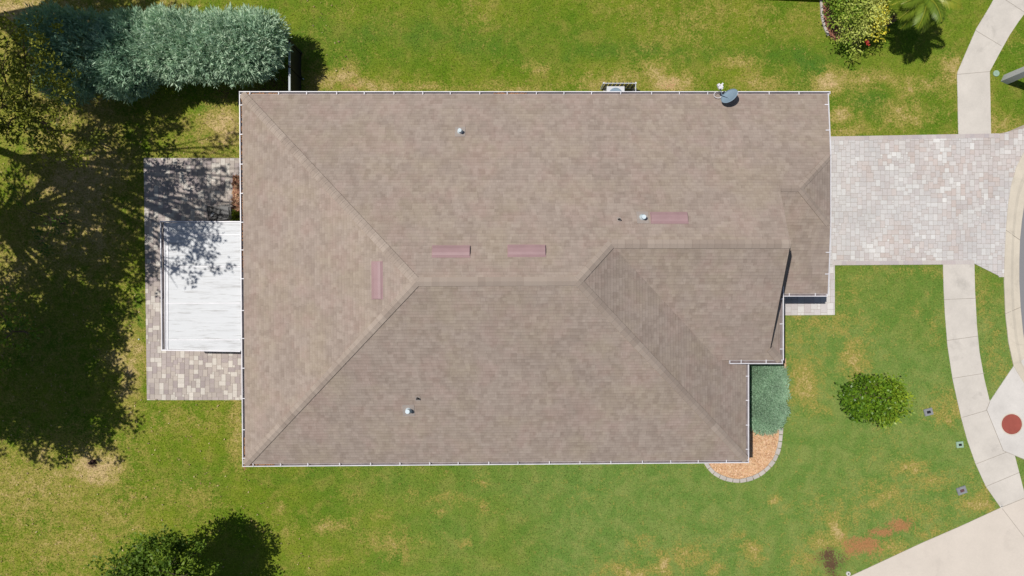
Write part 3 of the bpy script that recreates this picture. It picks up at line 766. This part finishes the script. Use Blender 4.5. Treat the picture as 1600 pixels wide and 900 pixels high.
# ------------------------------------------------------------------ black mesh table on the patio
HT = .45
tb = root('patio_table', P(342, 333), 'low black metal mesh table on the patio beside the white patio roof', 'table')
q = [P(x, y, HT) for x, y in ((323.5,323),(359,319.5),(361.5,341),(327,345))]
m = MB(); inn = [(v-(q[0]+q[2])/2)*.80+(q[0]+q[2])/2 for v in q]
m.prism([v-Vector((0,0,.03)) for v in inn], inn); keep(m.build('table_top', M['black']), tb)
m = MB()
for i in range(4):
    a, b2 = q[i], q[(i+1)%4]; c, d = inn[i], inn[(i+1)%4]; m.bar(a, b2, .03, .03)
    for k in range(16 if i%2==0 else 9):
        t0 = k/(16 if i%2==0 else 9); m.bar(a.lerp(b2, t0), c.lerp(d, min(1, t0+.06)), .016, .012); m.bar(a.lerp(b2, min(1,t0+.06)), c.lerp(d, t0), .016, .012)
keep(m.build('mesh_rim', M['black']), tb)
for v in q:
    m = MB(); p = v+(inn[0]-q[0])*0; m.bar(Vector((p.x, p.y, .03)), p-Vector((0,0,.02)), .035, .035); keep(m.build('leg', M['black']), tb)
pl_ = P(330, 336, HT+.02); m = MB(); m.tube([pl_, pl_+Vector((.08,.10,.03)), pl_+Vector((.16,.05,.02))], [.03,.02,.03], 6); m.box(pl_+Vector((.03,-.03,.01)), (.14,.05,.03), .6)
tag(m.build('garden_tool', M['acgrey']), 'small pale tool lying on the black mesh table', 'tool')

# ------------------------------------------------------------------ beds and edging
def bed(name, pts, z, mat):
    return slab(name, [pts], z, mat)
bed('mulch_bed', [(1150,560),(1228,560),(1229,600),(1226,640),(1217,672),(1216,700),(1208,725),(1192,742),(1165,751),(1135,748),(1113,738),(1102,725),(1100,700),(1150,700)], .02, M['mulch'])
bed('planting_bed', [(364,275),(385,275),(385,346),(364,346)], .045, M['mulchred'])
bed('planting_bed', [(1284,-60),(1284,0),(1286,30),(1292,52),(1300,62),(1315,66),(1345,60),(1365,30),(1365,-60)], .02, M['mulchred'])
path = [(1220,668),(1219,686),(1216,703),(1210,718),(1200,731),(1187,741),(1172,748),(1156,751),(1140,750),(1126,745),(1114,738),(1106,729),(1102,722)]
pts = [P(*p) for p in path]
tot = [0]
for i in range(len(pts)-1): tot.append(tot[-1]+(pts[i+1]-pts[i]).length)
def at(s):
    for i in range(len(pts)-1):
        if s <= tot[i+1]: return pts[i].lerp(pts[i+1], (s-tot[i])/(tot[i+1]-tot[i]))
    return pts[-1]
n = 17
for i in range(n):
    s0 = tot[-1]*(i+.04)/n; s1 = tot[-1]*(i+.96)/n; a, b2 = at(s0), at(s1); d = (b2-a).normalized(); nn = Vector((-d.y, d.x, 0))
    ww = .095*random.uniform(.9, 1.1); hz = random.uniform(.07, .09); m = MB()
    o1 = [a-nn*ww, b2-nn*ww, b2+nn*ww, a+nn*ww]; ctr = (a+b2)/2
    m.prism([Vector((v.x, v.y, -.02)) for v in o1], [Vector((v.x, v.y, hz-.012)) for v in o1])
    o2 = [ctr+(v-ctr)*.9 for v in o1]; m.prism([Vector((v.x, v.y, hz-.012)) for v in o1], [Vector((v.x, v.y, hz)) for v in o2])
    o = m.build('edging_stone', M['stone'])
    o.data.transform(__import__('mathutils').Matrix.Translation(-ctr)); o.location = ctr
    tag(o, 'pale grey edging stone in the curved row around the straw mulch bed', 'edging stone', 'edging stones around the straw mulch bed')
m = MB(); ep = [P(*p) for p in ((1283,-50),(1282,0),(1284,28),(1288,44),(1294,56))]
for i in range(len(ep)-1): m.bar(ep[i]+Vector((0,0,.03)), ep[i+1]+Vector((0,0,.03)), .11, .10)
tag(m.build('bed_edging', M['stone']), 'thin curved concrete edging beside the pale shrub at the top', 'edging')

# ------------------------------------------------------------------ small lids and boxes in the lawn
def lid(px, py, w_, h_, rz, m1, m2, lab, name='utility_box', round_=False, cat='utility box'):
    p = P(px, py); r = root(name, p, lab, cat); m = MB()
    if round_: m.tube([p+Vector((0,0,-.02)), p+Vector((0,0,.05)), p+Vector((0,0,.06))], [w_/2, w_/2, w_/2*.9], 20)
    else:
        m.box(p+Vector((0,0,.02)), (w_, h_, .07), rz); m.box(p+Vector((0,0,.062)), (w_*.86, h_*.86, .014), rz)
    keep(m.build('lid', m1), r)
    m = MB()
    if round_: m.tube([p+Vector((0,0,.061)), p+Vector((0,0,.075))], [w_*.16, w_*.16], 10)
    else: m.box(p+Vector((0,0,.078)), (w_*.42, h_*.36, .018), rz)
    keep(m.build('reader_cover', m2), r)
lid(1450, 643.5, .42, .34, .25, M['lidgrey'], M['black'], 'grey utility box in the lawn right of the round citrus tree')
lid(1502, 766, .46, .36, .35, M['lidgrey'], M['lidred'], 'grey utility box with a dark red reader beside the dry lawn patch')
lid(1499, 694.5, .34, .30, .1, M['lidgreen'], M['black'], 'pale green utility lid with a dark centre beside the curved sidewalk')
lid(1556, 115, .30, .3, 0, M['lidgreen'], M['lidgreen'], 'round pale green valve cover between the sidewalk and the grey post', 'valve_cover', True, 'cover')
lid(1325, 896, .22, .2, 0, M['pad'], M['black'], 'small round concrete collar with a dark hole at the concrete driveway edge', 'valve_cover', True, 'cover')
lid(1564, 790.5, .16, .2, 0, M['pad'], M['black'], 'small dark capped valve at the corner where sidewalk meets concrete driveway', 'valve_cover', True, 'cover')
for px, py, lab in ((217.5, 530, 'small sprinkler head in the grass beside the paver patio'), (474, 123.5, 'small white sprinkler head in the shade right of the dark fence')):
    p = P(px, py); m = MB(); m.tube([p, p+Vector((0,0,.06))], [.04, .03], 10); tag(m.build('sprinkler_head', M['pipe']), lab, 'sprinkler')
p = P(1580, 662.5); m = MB()
m.tube([p+Vector((0,0,.0)), p+Vector((0,0,.046))], [.49, .49], 48); rr = root('manhole_cover', p, 'round rust red cover in the pale concrete pad at the right', 'manhole cover')
m.tube([p+Vector((0,0,.046)), p+Vector((0,0,.052))], [.46, .455], 48); keep(m.build('lid', M['red']), rr)
m = MB(); 
for k in range(48):
    q0, q1 = 2*math.pi*k/48, 2*math.pi*(k+1)/48
    f = lambda q_, r_2, z: p+Vector((math.cos(q_)*r_2, math.sin(q_)*r_2, z))
    m.prism([f(q0,.505,.0), f(q1,.505,.0), f(q1,.54,.0), f(q0,.54,.0)], [f(q0,.505,.040), f(q1,.505,.040), f(q1,.54,.037), f(q0,.54,.037)])
keep(m.build('frame', M['curb']), rr)
# stump
p = P(145, 720); st_ = MB(); 
for k in range(9):
    q_ = random.uniform(0, 6.28); r = random.uniform(0, .22); c = p+Vector((math.cos(q_)*r, math.sin(q_)*r*.7, .02)); st_.tube([c-Vector((0,0,.03)), c+Vector((0,0,random.uniform(.05,.14)))], [random.uniform(.05,.1), .03], 7)
tag(st_.build('tree_stump', simple('charred_wood', (.05,.025,.02), .95, .5, 12)), 'dark broken tree stump in a bare patch of the back lawn', 'stump')
# post
p = P(1571, 124.5); po = root('lamp_post', p, 'square grey concrete post rising past the right edge beside the sidewalk', 'post')
m = MB(); s = .175; a_ = -.45
def sq(z, s_): return [Vector((p.x+math.cos(a_+math.pi/4+k*math.pi/2)*s_*1.414, p.y+math.sin(a_+math.pi/4+k*math.pi/2)*s_*1.414, z)) for k in range(4)]
m.prism(sq(-.05, s), sq(6.2, s*.8)); keep(m.build('shaft', M['pole']), po)
m = MB(); m.box((p.x+.7, p.y, 6.25), (1.6, .1, .1)); m.box((p.x+1.6, p.y, 6.25), (.6, .28, .14)); keep(m.build('lamp_head', M['lidgrey']), po)

# ------------------------------------------------------------------ foliage
def leafcloud(name, cen, dirs, ln, wd, mat, parent, tint, flat=.0, par_world=True):
    n = len(cen)
    d = dirs/np.linalg.norm(dirs, axis=1, keepdims=True)
    r = rng.normal(size=(n, 3)); r[:, 2] += flat*0
    s = np.cross(d, r*(1-flat)+np.array([0, 0, 1.0])*flat*2); s /= np.linalg.norm(s, axis=1, keepdims=True)+1e-9
    L_ = (ln*rng.uniform(.7, 1.3, n))[:, None] if np.isscalar(ln) else ln[:, None]; W2 = L_*(wd/np.mean(ln))
    V = np.stack([cen, cen+d*L_*.45+s*W2*.5, cen+d*L_, cen+d*L_*.45-s*W2*.5], 1).reshape(-1, 3)
    F = np.arange(4*n).reshape(-1, 4)
    o = fastmesh(name, V, F, mat, dict(tint=np.repeat(np.clip(tint, 0, 1), 4)))
    return keep(o, parent) if parent else o
def unit(n):
    v = rng.normal(size=(n, 3)); return v/np.linalg.norm(v, axis=1, keepdims=True)
def lumps_cloud(lumps, per_m3, clump, ln, wd, up=.5, inner=.45):
    cen = []; dirs = []; ti = []
    for (x, y, z, rx, ry, rz) in lumps:
        nc = max(3, int(per_m3*4.19*rx*ry*rz))
        u = unit(nc); rad = rng.uniform(inner, 1, nc)**.6
        cc = np.array([x, y, z])+u*rad[:, None]*np.array([rx, ry, rz])*(1+.16*rng.normal(size=(nc, 1)))
        k = clump
        c = np.repeat(cc, k, 0)+rng.normal(size=(nc*k, 3))*.16*np.array([1, 1, .6]); dd = np.repeat(u, k, 0)*.7+rng.normal(size=(nc*k, 3))*.7; dd[:, 2] = dd[:, 2]*.6+up*.2
        cen.append(c); dirs.append(dd); ti.append(np.repeat(rng.beta(2, 2, nc), k)*.7+rng.random(nc*k)*.3+ (x*0))
    return np.concatenate(cen), np.concatenate(dirs), np.concatenate(ti)
def tree(name, label, base, H, lumps, mat, per=2.2, clump=26, ln=.16, wd=.08, r0=.22, cat='tree', group=None, inner=.45, fork=.4, tb_=0.0, grad=None):
    base = Vector((base[0], base[1], 0)); r = root(name, base, label, cat, group)
    m = MB(); fk = base+Vector((random.uniform(-.3,.3), random.uniform(-.3,.3), H*fork))
    m.tube([base-Vector((0,0,.1)), base+Vector((0,0,.25)), base.lerp(fk, .5)+Vector((.08,.05,0)), fk], [r0*1.5, r0, r0*.85, r0*.7], 10)
    for (x, y, z, rx, ry, rz) in lumps:
        e = Vector((x, y, z+rz*.3)); mid = fk.lerp(e, .5)+Vector((random.uniform(-.3,.3), random.uniform(-.3,.3), random.uniform(0,.4)))
        m.tube([fk-Vector((0,0,.1)), mid, e], [r0*.5, r0*.3, r0*.08], 7)
        for _ in range(5):
            u = unit(1)[0]; e2 = Vector((x+u[0]*rx*.85, y+u[1]*ry*.85, z+abs(u[2])*rz*.7)); s_0 = mid.lerp(e, random.uniform(.2, .9)); m.tube([s_0, (s_0+e2)/2+Vector((0,0,.1)), e2], [r0*.16, r0*.1, r0*.03], 5)
    keep(m.build('trunk', M['bark'], smooth=True, fixn=False), r)
    c, d, ti = lumps_cloud(lumps, per, clump, ln, wd, inner=inner)
    if grad: ti = ti+(c[:, 0]-grad[0])*grad[1]
    leafcloud('crown', c, d, ln, wd, mat, r, ti+tb_, flat=.3)
    return r
def lumpset(cx, cy, cz, R, n, rr=(.35, .55), flat=.75, seed=0):
    rd = random.Random(seed); out = []
    for i in range(n):
        a = rd.uniform(0, 6.28); q = R*math.sqrt(rd.random())*.75; r = R*rd.uniform(*rr)
        out.append((cx+math.cos(a)*q, cy+math.sin(a)*q, cz+rd.uniform(-.35, .45)*R*flat, r, r, r*flat))
    return out
# big trees over the left edge: their shade covers the back lawn and patio
grp = 'tall shade trees along the left side'
tree('shade_tree', 'broad leafy tree off the left edge shading the lower back lawn', (-28.5, -3.2), 11, lumpset(-25.7,-2.6,8,4.0,20,seed=3)+lumpset(-27.5,-5.2,8,3,6,seed=31)+[(-23.6,-.6,8,1.8,2,1.5),(-23.3,-5.2,7,1.5,1.5,1.1),(-24.5,-6.6,7.2,1.3,1.1,.9),(-22.6,-3.6,8,1,1,.8)], M['oak'], 2.5, 34, .19, .11, .3, group=grp, fork=.55)
tree('shade_tree', 'tall tree off the left edge shading the lawn beside the patio', (-28.5, 4.5), 13, lumpset(-25.2,3.0,9.8,4.2,17,seed=5)+lumpset(-24.2,6.6,10,2.8,7,seed=6)+[(-24.4,9.2,11,2.0,1.6,1.2),(-26.2,8.6,10.5,1.8,1.6,1.2),(-23.2,8.0,11.5,1.0,1.2,.9),(-27.3,5.4,10,1.8,1.6,1.2),(-27.8,2.5,9.5,1.6,1.6,1.1),(-27.9,6.4,9,1.8,1.6,1.1),(-28.6,4.6,9,1.6,1.6,1.1)], M['oak'], 1.25, 32, .19, .11, .32, group=grp, fork=.6)
tree('shade_tree', 'tallest sparse tree whose shade dapples the patio and its white roof', (-28, 7.6), 15, lumpset(-21.0,4.8,12.6,3.6,17,(.24,.40),seed=8)+[(-19.6,7.6,12.8,1.3,1.6,.9),(-19.0,3.4,12.8,1.5,1.3,1.0),(-19.1,2.2,12.8,1.1,.9,.8),(-18.6,8.9,13,1,1,.8),(-17.8,3.4,13.2,1.1,1.2,.8),(-18.0,5.0,13.2,1.2,1.1,.8),(-17.7,4.2,13.3,.9,.9,.7),(-17.9,7.2,13.2,1.0,1.2,.7),(-18.6,4.2,13,1.3,1.4,.9)], M['oak'], 1.4, 30, .18, .10, .26, group=grp, fork=.66)
tree('shade_tree', 'tree at the upper left shading the left half of the hedge', (-28.5, 14.5), 13, lumpset(-24.2,13.0,11.5,3.5,16,seed=12)+[(-22,9.8,11.5,1.5,1.3,1),(-23.5,16,11.5,2,1.3,1.1),(-25.5,15.8,11,2,1.3,1.1),(-27,12,10.5,2,2,1.2),(-21.6,14.6,12.5,1.1,1.1,.8)], M['oak'], 3.0, 34, .19, .11, .3, group=grp, fork=.6)
tree('understory_tree', 'yellow green leafy tree at the left edge below the dark hedge end', P(85, 205)[:2], 6.0, [(-19.8,8.2,5.0,1.3,1.5,1.0),(-19.0,6.2,4.8,1.4,1.1,.8),(-20.8,6.6,5.2,1.2,1.2,.9),(-21,9.6,5.4,1.4,1.3,1.0),(-21.6,7.6,4.6,1.4,1.2,.8),(-20.3,10.4,5,1.1,1,.8)], M['yel'], 4.2, 34, .17, .08, .12)
tree('understory_tree', 'small bright green sapling by the left edge in deep shade', P(50, 520)[:2], 3.2, [(-22.4,-2.0,2.7,.8,.7,.6),(-22.9,-.6,2.6,.6,.5,.5),(-23.2,-3.2,2.8,.5,.6,.5)], M['citrus'], 5, 30, .15, .09, .05)
tree('understory_tree', 'thin green sapling in the shaded grass left of the patio', P(100, 350)[:2], 2.4, [(-21.0,3.2,1.9,.5,.5,.4),(-21.8,2.0,1.8,.6,.6,.4),(-22.7,4.4,1.8,.6,.5,.4)], M['oak'], 5, 26, .15, .08, .05, tb_=.25)
tree('leafy_tree', 'dark green tree at the bottom left casting a round shadow', (P(303, 868).x, P(303, 868).y), 6.2, lumpset(-15.3,-13.35,4.1,2.6,20,(.34,.5),seed=21)+[(-15.0,-11.3,3.9,1.0,.9,.8),(-17.0,-12.2,3.9,.9,.9,.8)], M['elm'], 6.5, 34, .15, .085, .18, tb_=.05)

# round citrus tree
cr = P(1371, 626, 1.5)
tree('citrus_tree', 'round bright green citrus tree alone on the front lawn', (cr.x, cr.y), 2.4,
     [(cr.x+dx*.86, cr.y+dy*.84, 1.35+dz, r*.88, r*.8, .72) for dx, dy, dz, r in ((-1.3,.25,-.2,.3),(1.35,.3,-.2,.28),(-.75,-.75,-.1,.34),(.75,.75,0,.36),(-.7,.8,0,.33),(.75,-.75,-.1,.34),(-.9,.1,0,.62),(-.35,.55,.2,.68),(.35,.5,.15,.66),(.95,.1,0,.62),(.5,-.4,.1,.72),(-.3,-.45,.15,.72),(0,.05,.45,.72),(1.1,-.25,-.1,.42),(-1.05,-.3,-.1,.45),(.1,-.75,-.1,.45),(-.2,.85,0,.4))],
     M['citrus'], 30, 26, .15, .09, .07, inner=.4, grad=(cr.x, .16))

# feathery blue green conifers
def conifer(name, label, lumps, mat, dens, ln, wd, k, parent_base, group, cat='shrub', upb=.55, tb_=0):
    r = root(name, parent_base, label, cat, group)
    m = MB()
    for (x, y, z, rx, ry, rz) in lumps: m.tube([(parent_base[0], parent_base[1], 0), (x, y, z)], [.09, .03], 7)
    keep(m.build('stem', M['bark'], fixn=False), r)
    cen = []; dirs = []; ti = []
    for (x, y, z, rx, ry, rz) in lumps:
        area = 4*math.pi*((rx*ry+rx*rz+ry*rz)/3); n = int(area*dens)
        u = unit(n); u = u[(u[:, 2] > -.75)]; n = len(u)
        wob = 1+.10*np.sin(u[:, 0]*9+x*3)*np.cos(u[:, 1]*8+y)+.07*rng.normal(size=n)
        rad = np.where(rng.random(n) < .25, rng.uniform(.6, .95, n), 1.0)*wob
        c = np.array([x, y, z])+u*np.array([rx, ry, rz])*rad[:, None]
        d = u*1.0+np.array([0, 0, upb])+rng.normal(size=(n, 3))*.35
        d /= np.linalg.norm(d, axis=1, keepdims=True)
        cen.append(np.repeat(c, k, 0)+np.repeat(d, k, 0)*rng.uniform(-.12, .16, (n*k, 1))+rng.normal(size=(n*k, 3))*.02)
        dirs.append(np.repeat(d, k, 0)*np.where(rng.random((n*k, 1)) < .2, 2.2, 1)+rng.normal(size=(n*k, 3))*.42)
        ti.append(np.repeat(rng.beta(2, 2, n), k)*.8+rng.random(n*k)*.2)
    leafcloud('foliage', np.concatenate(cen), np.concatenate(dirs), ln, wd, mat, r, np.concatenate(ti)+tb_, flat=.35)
    return r
def I(px, py, h, rx, ry, rz): p = P(px, py, h); return (p.x, p.y, h, rx, ry, rz)
gh = 'blue green conifers in the hedge behind the fence'
def hb(px, py): q = P(px, py, 0); return (q.x, q.y, 0)
conifer('conifer_shrub', 'pale blue green feathery conifer at the right end of the hedge', [I(386,70,2.5,1.45,1.25,1.1),I(352,67,2.7,1.3,1.25,1.1),I(405,58,2.3,1.1,1.0,1.1),I(378,96,2.2,1.3,.8,1.1)], M['juniper'], 80, .22, .040, 7, hb(410,100), gh)
conifer('conifer_shrub', 'pale blue green conifer in the sunlit middle of the hedge', [I(288,70,2.6,1.7,1.3,1.15),I(250,70,2.6,1.2,1.2,1.1),I(318,84,2.5,1.3,1.1,1.2),I(268,92,2.3,1.1,.9,1.1),I(262,52,2.4,1.1,.9,1.1)], M['juniper'], 80, .22, .040, 7, hb(330,100), gh)
conifer('conifer_shrub', 'shaded blue green conifer left of the sunlit half of the hedge', [I(198,88,2.4,1.4,1.4,1.2),I(205,56,2.5,1.2,.9,1.1),I(190,118,2.0,1.1,.9,1.0),I(215,120,1.8,.7,.6,.8)], M['juniper'], 70, .24, .042, 7, hb(240,115), gh, tb_=-.35)  # lowered tint paints the shade of the tall trees into the needles
conifer('conifer_shrub', 'shade tinted blue green conifer at the left end of the hedge', [I(130,80,2.4,1.5,1.6,1.2),I(85,52,2.6,1.2,1.0,1.1),I(105,122,2.0,1.2,.9,.9)], M['juniper'], 65, .24, .042, 7, hb(165,115), gh, tb_=-.45)  # tint lowered further, more of the tree shade put into the needle colour
# clipped juniper mat by the entry
jl = []
for (px, py, rx, ry) in ((1199,588,.82,.65),(1199,615,.88,.7),(1198,640,.85,.7),(1196,655,.75,.62),(1185,630,.6,1.1),(1206,600,.6,.9),(1183,590,.5,.7),(1206,640,.6,.8)):
    jl.append(I(px, py, .55, rx, ry, .33))
conifer('juniper_shrub', 'low flat grey green shrub filling the corner beside the entry', jl, M['junbed'], 380, .075, .026, 6, (P(1190,620,0).x, P(1190,620,0).y, 0), None, upb=.6)
# pale shrub top right
rd2 = random.Random(15); sh = [I(1338,0,1.9,1.1,1.0,.7),I(1340,22,1.7,.9,.8,.6),I(1362,12,1.8,.8,.8,.6),I(1345,-25,2.0,1.4,1.0,.8)]
for k in range(46):
    a_ = rd2.uniform(0, 6.283); rr_ = rd2.uniform(.35, 1.0)
    sh.append(I(1342+48*rr_*math.cos(a_), 14+56*rr_*math.sin(a_)-(10 if math.cos(a_) < -.7 else 0), 1.9-.7*rr_, rd2.uniform(.18,.36), rd2.uniform(.18,.36), .22))
tree('flowering_shrub', 'pale green and yellow shrub in the mulch bed at the top right', hb(1330,35)[:2], 2.2, sh, M['croton'], 36, 30, .14, .055, .06, cat='shrub', inner=.5, fork=.25, grad=(P(1340,0,1.5).x, .32))
rd = random.Random(4)
m = MB()
for (px, py) in ((1354,66),(1356,69)):
    c = P(px, py, 1.25)
    for k in range(6):
        a = k*1.05+rd.random(); m.prism([c, c+Vector((math.cos(a)*.1, math.sin(a)*.1, .03)), c+Vector((math.cos(a+.5)*.1, math.sin(a+.5)*.1, .03))], [c+Vector((0,0,.02)), c+Vector((math.cos(a)*.1, math.sin(a)*.1, .05)), c+Vector((math.cos(a+.5)*.1, math.sin(a+.5)*.1, .05))])
fo = m.build('flower', M['flower']); fs = [o for o in bpy.data.objects if o.name == 'flowering_shrub'][0]; keep(fo, fs)
# small plants in the bed by the wall
conifer('low_plant', 'small green plant in the narrow bed between patio table and house', [I(369,339,.25,.18,.2,.15)], M['palm'], 400, .12, .04, 5, (P(369,340).x, P(369,340).y, 0), None, cat='plant')

# palm
def palm(base_px, crown_px, h):
    c = P(*crown_px, h); r = root('palm_tree', (c.x, c.y, 0), 'young palm with arching yellow green fronds beside the pale shrub', 'palm')
    m = MB(); m.tube([(c.x, c.y, -.1), (c.x, c.y, h*.5), (c.x, c.y, h)], [.16, .12, .09], 12); keep(m.build('trunk', M['bark'], fixn=False), r)
    nf = 22
    for f in range(nf):
        az = f*2.399+.2; el = 1.1-(f/nf)*1.15; Lf = 1.6*(.85+.3*rd.random())
        pts = []; p = Vector((c.x, c.y, h)); dz = el
        for i in range(13):
            pts.append(p.copy()); p = p+Vector((math.cos(az)*math.cos(dz), math.sin(az)*math.cos(dz), math.sin(dz)))*(Lf/12); dz -= .115
        VV = []; FF = []; tt = []
        tv = rd.uniform(.15, .85)
        for i in range(1, 13):
            t_ = i/12; d = (pts[i]-pts[i-1]).normalized(); s = d.cross(Vector((0,0,1))).normalized()
            for sub_ in range(3):
                o_ = pts[i-1].lerp(pts[i], sub_/3)
                for sg in (-1, 1):
                    L2 = .55*math.sin(math.pi*min(.97, .12+t_*.85))**.6*rd.uniform(.85, 1.1)
                    dv = (s*sg*.8+d*.75+Vector((0,0,-.25+.1*rd.random()))).normalized(); wv = d*.034
                    n0 = len(VV); VV += [o_-wv*.6, o_+dv*L2*.5+wv, o_+dv*L2+Vector((0,0,-.05)), o_+dv*L2*.5-wv]; FF.append([n0, n0+1, n0+2, n0+3]); tt += [min(1, max(0, tv+rd.uniform(-.15, .15)))]*4
        n0 = len(VV)
        for i in range(12):
            s = Vector((-math.sin(az), math.cos(az), 0))*.018; k0 = len(VV); VV += [pts[i]-s, pts[i]+s, pts[i+1]+s*.8, pts[i+1]-s*.8]; FF.append([k0, k0+1, k0+2, k0+3]); tt += [.9]*4
        o = mk('frond', VV, FF, M['palm']); a_t = o.data.attributes.new('tint', 'FLOAT', 'POINT'); a_t.data.foreach_set('value', tt); keep(o, r)
palm(None, (1446, -6), 3.3)

# ------------------------------------------------------------------ grass blades over the lawn and its edges
def inpoly(x, y, poly):
    ins = np.zeros(len(x), bool); n = len(poly); j = n-1
    for i in range(n):
        xi, yi = poly[i]; xj, yj = poly[j]
        c = ((yi > y) != (yj > y)) & (x < (xj-xi)*(y-yi)/((yj-yi) if yj != yi else 1e-9)+xi); ins ^= c; j = i
    return ins
NB = 330000
bx = rng.uniform(-27, 27, NB); by = rng.uniform(-15.6, 15.6, NB)
px = bx*FPX/HC+800; py = 450-by*FPX/HC
ok = np.ones(NB, bool)
bad = [SW_UP, SW_LO, PAD, DRV2, ro+[(3000,450)], [(1262,213),(1560,208),(1640,178),(1700,434),(1568,434),(1522,412),(1262,415)], [(225,247),(400,247),(400,625),(230,625)],
       [(1180,400),(1304,400),(1304,492),(1180,493)], [(400,180),(1265,180),(1265,440),(1200,540),(1140,700),(405,700)],
       [(1150,560),(1228,560),(1229,600),(1226,640),(1217,672),(1217,700),(1208,727),(1192,744),(1165,752),(1135,749),(1113,739),(1102,725),(1100,700)], [(1284,-60),(1284,0),(1286,30),(1292,52),(1300,62),(1315,66),(1345,60),(1365,30),(1365,-60)]]
for b_ in bad: ok &= ~inpoly(px, py, b_)
bx, by = bx[ok], by[ok]; n = len(bx)
dr, ru, lu, so_, cl_ = fields(bx, by)
kp = rng.random(n) > np.clip(np.maximum(ru, so_)*1.1-.1, 0, .85); bx, by, dr, ru, lu, so_, cl_ = (a[kp] for a in (bx, by, dr, ru, lu, so_, cl_)); n = len(bx)
az = rng.uniform(0, 6.283, n); L2 = rng.uniform(.05, .10, n); tl = rng.uniform(.3, 1.0, n); wd = rng.uniform(.010, .020, n)
bs = np.stack([bx, by, np.full(n, -.003)], 1); dv = np.stack([np.cos(az)*L2*tl, np.sin(az)*L2*tl, L2*.75*np.sqrt(1.15-tl*tl*.8)], 1); sv = np.stack([-np.sin(az)*wd, np.cos(az)*wd, 0*az], 1)
V = np.stack([bs-sv, bs+sv, bs+dv], 1).reshape(-1, 3); rep = lambda a: np.repeat(a, 3)
F = np.arange(3*n).reshape(-1, 3)
NL = 900; lx = rng.uniform(-25, 25, NL*3); ly = rng.uniform(-14, 14, NL*3)
kk = inpoly(lx*FPX/HC+800, 450-ly*FPX/HC, [(0,0),(520,0),(560,145),(370,145),(370,720),(520,900),(0,900)]) & ~inpoly(lx*FPX/HC+800, 450-ly*FPX/HC, bad[6]); lx, ly = lx[kk], ly[kk]
cc_ = np.stack([lx, ly, rng.uniform(.05, .08, len(lx))], 1); dd_ = rng.normal(size=(len(lx), 3)); dd_[:, 2] *= .3
tag(fastmesh('grass_blades', V, F, M['grass'], dict(dry=rep(dr+rng.normal(size=n)*.18), rust=rep(ru), lush=rep(lu), soil=rep(so_*.5), cool=rep(cl_))), 'short patchy lawn grass around the house', 'grass', kind='stuff')
tag(leafcloud('fallen_leaves', cc_, dd_, .09, .05, m_leaf('fallen_leaf', [(.10,.06,.03), (.30,.20,.09), (.50,.40,.20)], .05), None, rng.random(len(lx)), flat=.8), 'dry brown leaves scattered on the back lawn under the trees', 'fallen leaves', kind='stuff')
# loose straw on the mulch bed
n = 5200; q = rng.uniform([1100, 560], [1230, 755], (n*2, 2)); k = inpoly(q[:, 0], q[:, 1], [(1150,560),(1225,560),(1226,640),(1216,672),(1213,700),(1205,722),(1190,738),(1165,746),(1135,744),(1113,734),(1106,725),(1104,700),(1150,700)]); q = q[k]; n = len(q)
c = np.stack([(q[:, 0]-800)*HC/FPX, (450-q[:, 1])*HC/FPX, rng.uniform(.02, .045, n)], 1); dd = rng.normal(size=(n, 3)); dd[:, 2] *= .15
tag(leafcloud('loose_mulch', c, dd, .10, .03, m_leaf('straw', [(.34,.17,.09), (.56,.33,.19), (.70,.50,.34)], .05), None, rng.random(n), flat=.9), 'orange straw mulch in the bed at the house corner', 'mulch', kind='stuff')
# brown leaf litter on the narrow bed beside the patio
n = 260; c = np.stack([(rng.uniform(364, 376, n)-800)*HC/FPX, (450-rng.uniform(276, 335, n))*HC/FPX, rng.uniform(.05, .08, n)], 1); dd = rng.normal(size=(n, 3)); dd[:, 2] *= .2
tag(leafcloud('leaf_litter', c, dd, .12, .06, m_leaf('brown_litter', [(.20,.08,.04), (.36,.17,.08), (.45,.30,.16)], .05), None, rng.random(n), flat=.9), 'brown leaf litter in the narrow bed beside the patio', 'leaf litter', kind='stuff')

# ------------------------------------------------------------------ neighbouring house past the top edge
nb = root('neighbour_house', (8, 20, 0), 'neighbouring house past the top edge, only its shaded wall line showing', 'house')
cor = P(1287, -8); x1_ = cor.x; y1_ = cor.y
m = MB(); m.box((x1_-5.0, y1_+4.2, 1.3), (9.8, 7.9, 2.6), -.03); keep(m.build('wall', M['stucco']), nb)
m = MB(); e = [Vector((x1_-10.4, y1_+.42, 2.65)), Vector((x1_-.05, y1_-.02, 2.65)), Vector((x1_-.05, y1_+8.6, 2.65)), Vector((x1_-10.4, y1_+8.6, 2.65))]
m.prism(e, [v+Vector((0,0,.12)) for v in e]); t0 = [v+Vector((0,0,.12)) for v in e]; r1 = Vector((x1_-6.2, y1_+4.3, 4.8)); r2 = Vector((x1_-4.3, y1_+4.3, 4.8))
m.poly([t0[0], t0[1], r2, r1]); m.poly([t0[1], t0[2], r2]); m.poly([t0[2], t0[3], r1, r2]); m.poly([t0[3], t0[0], r1]); keep(m.build('roof', M['neigh']), nb)
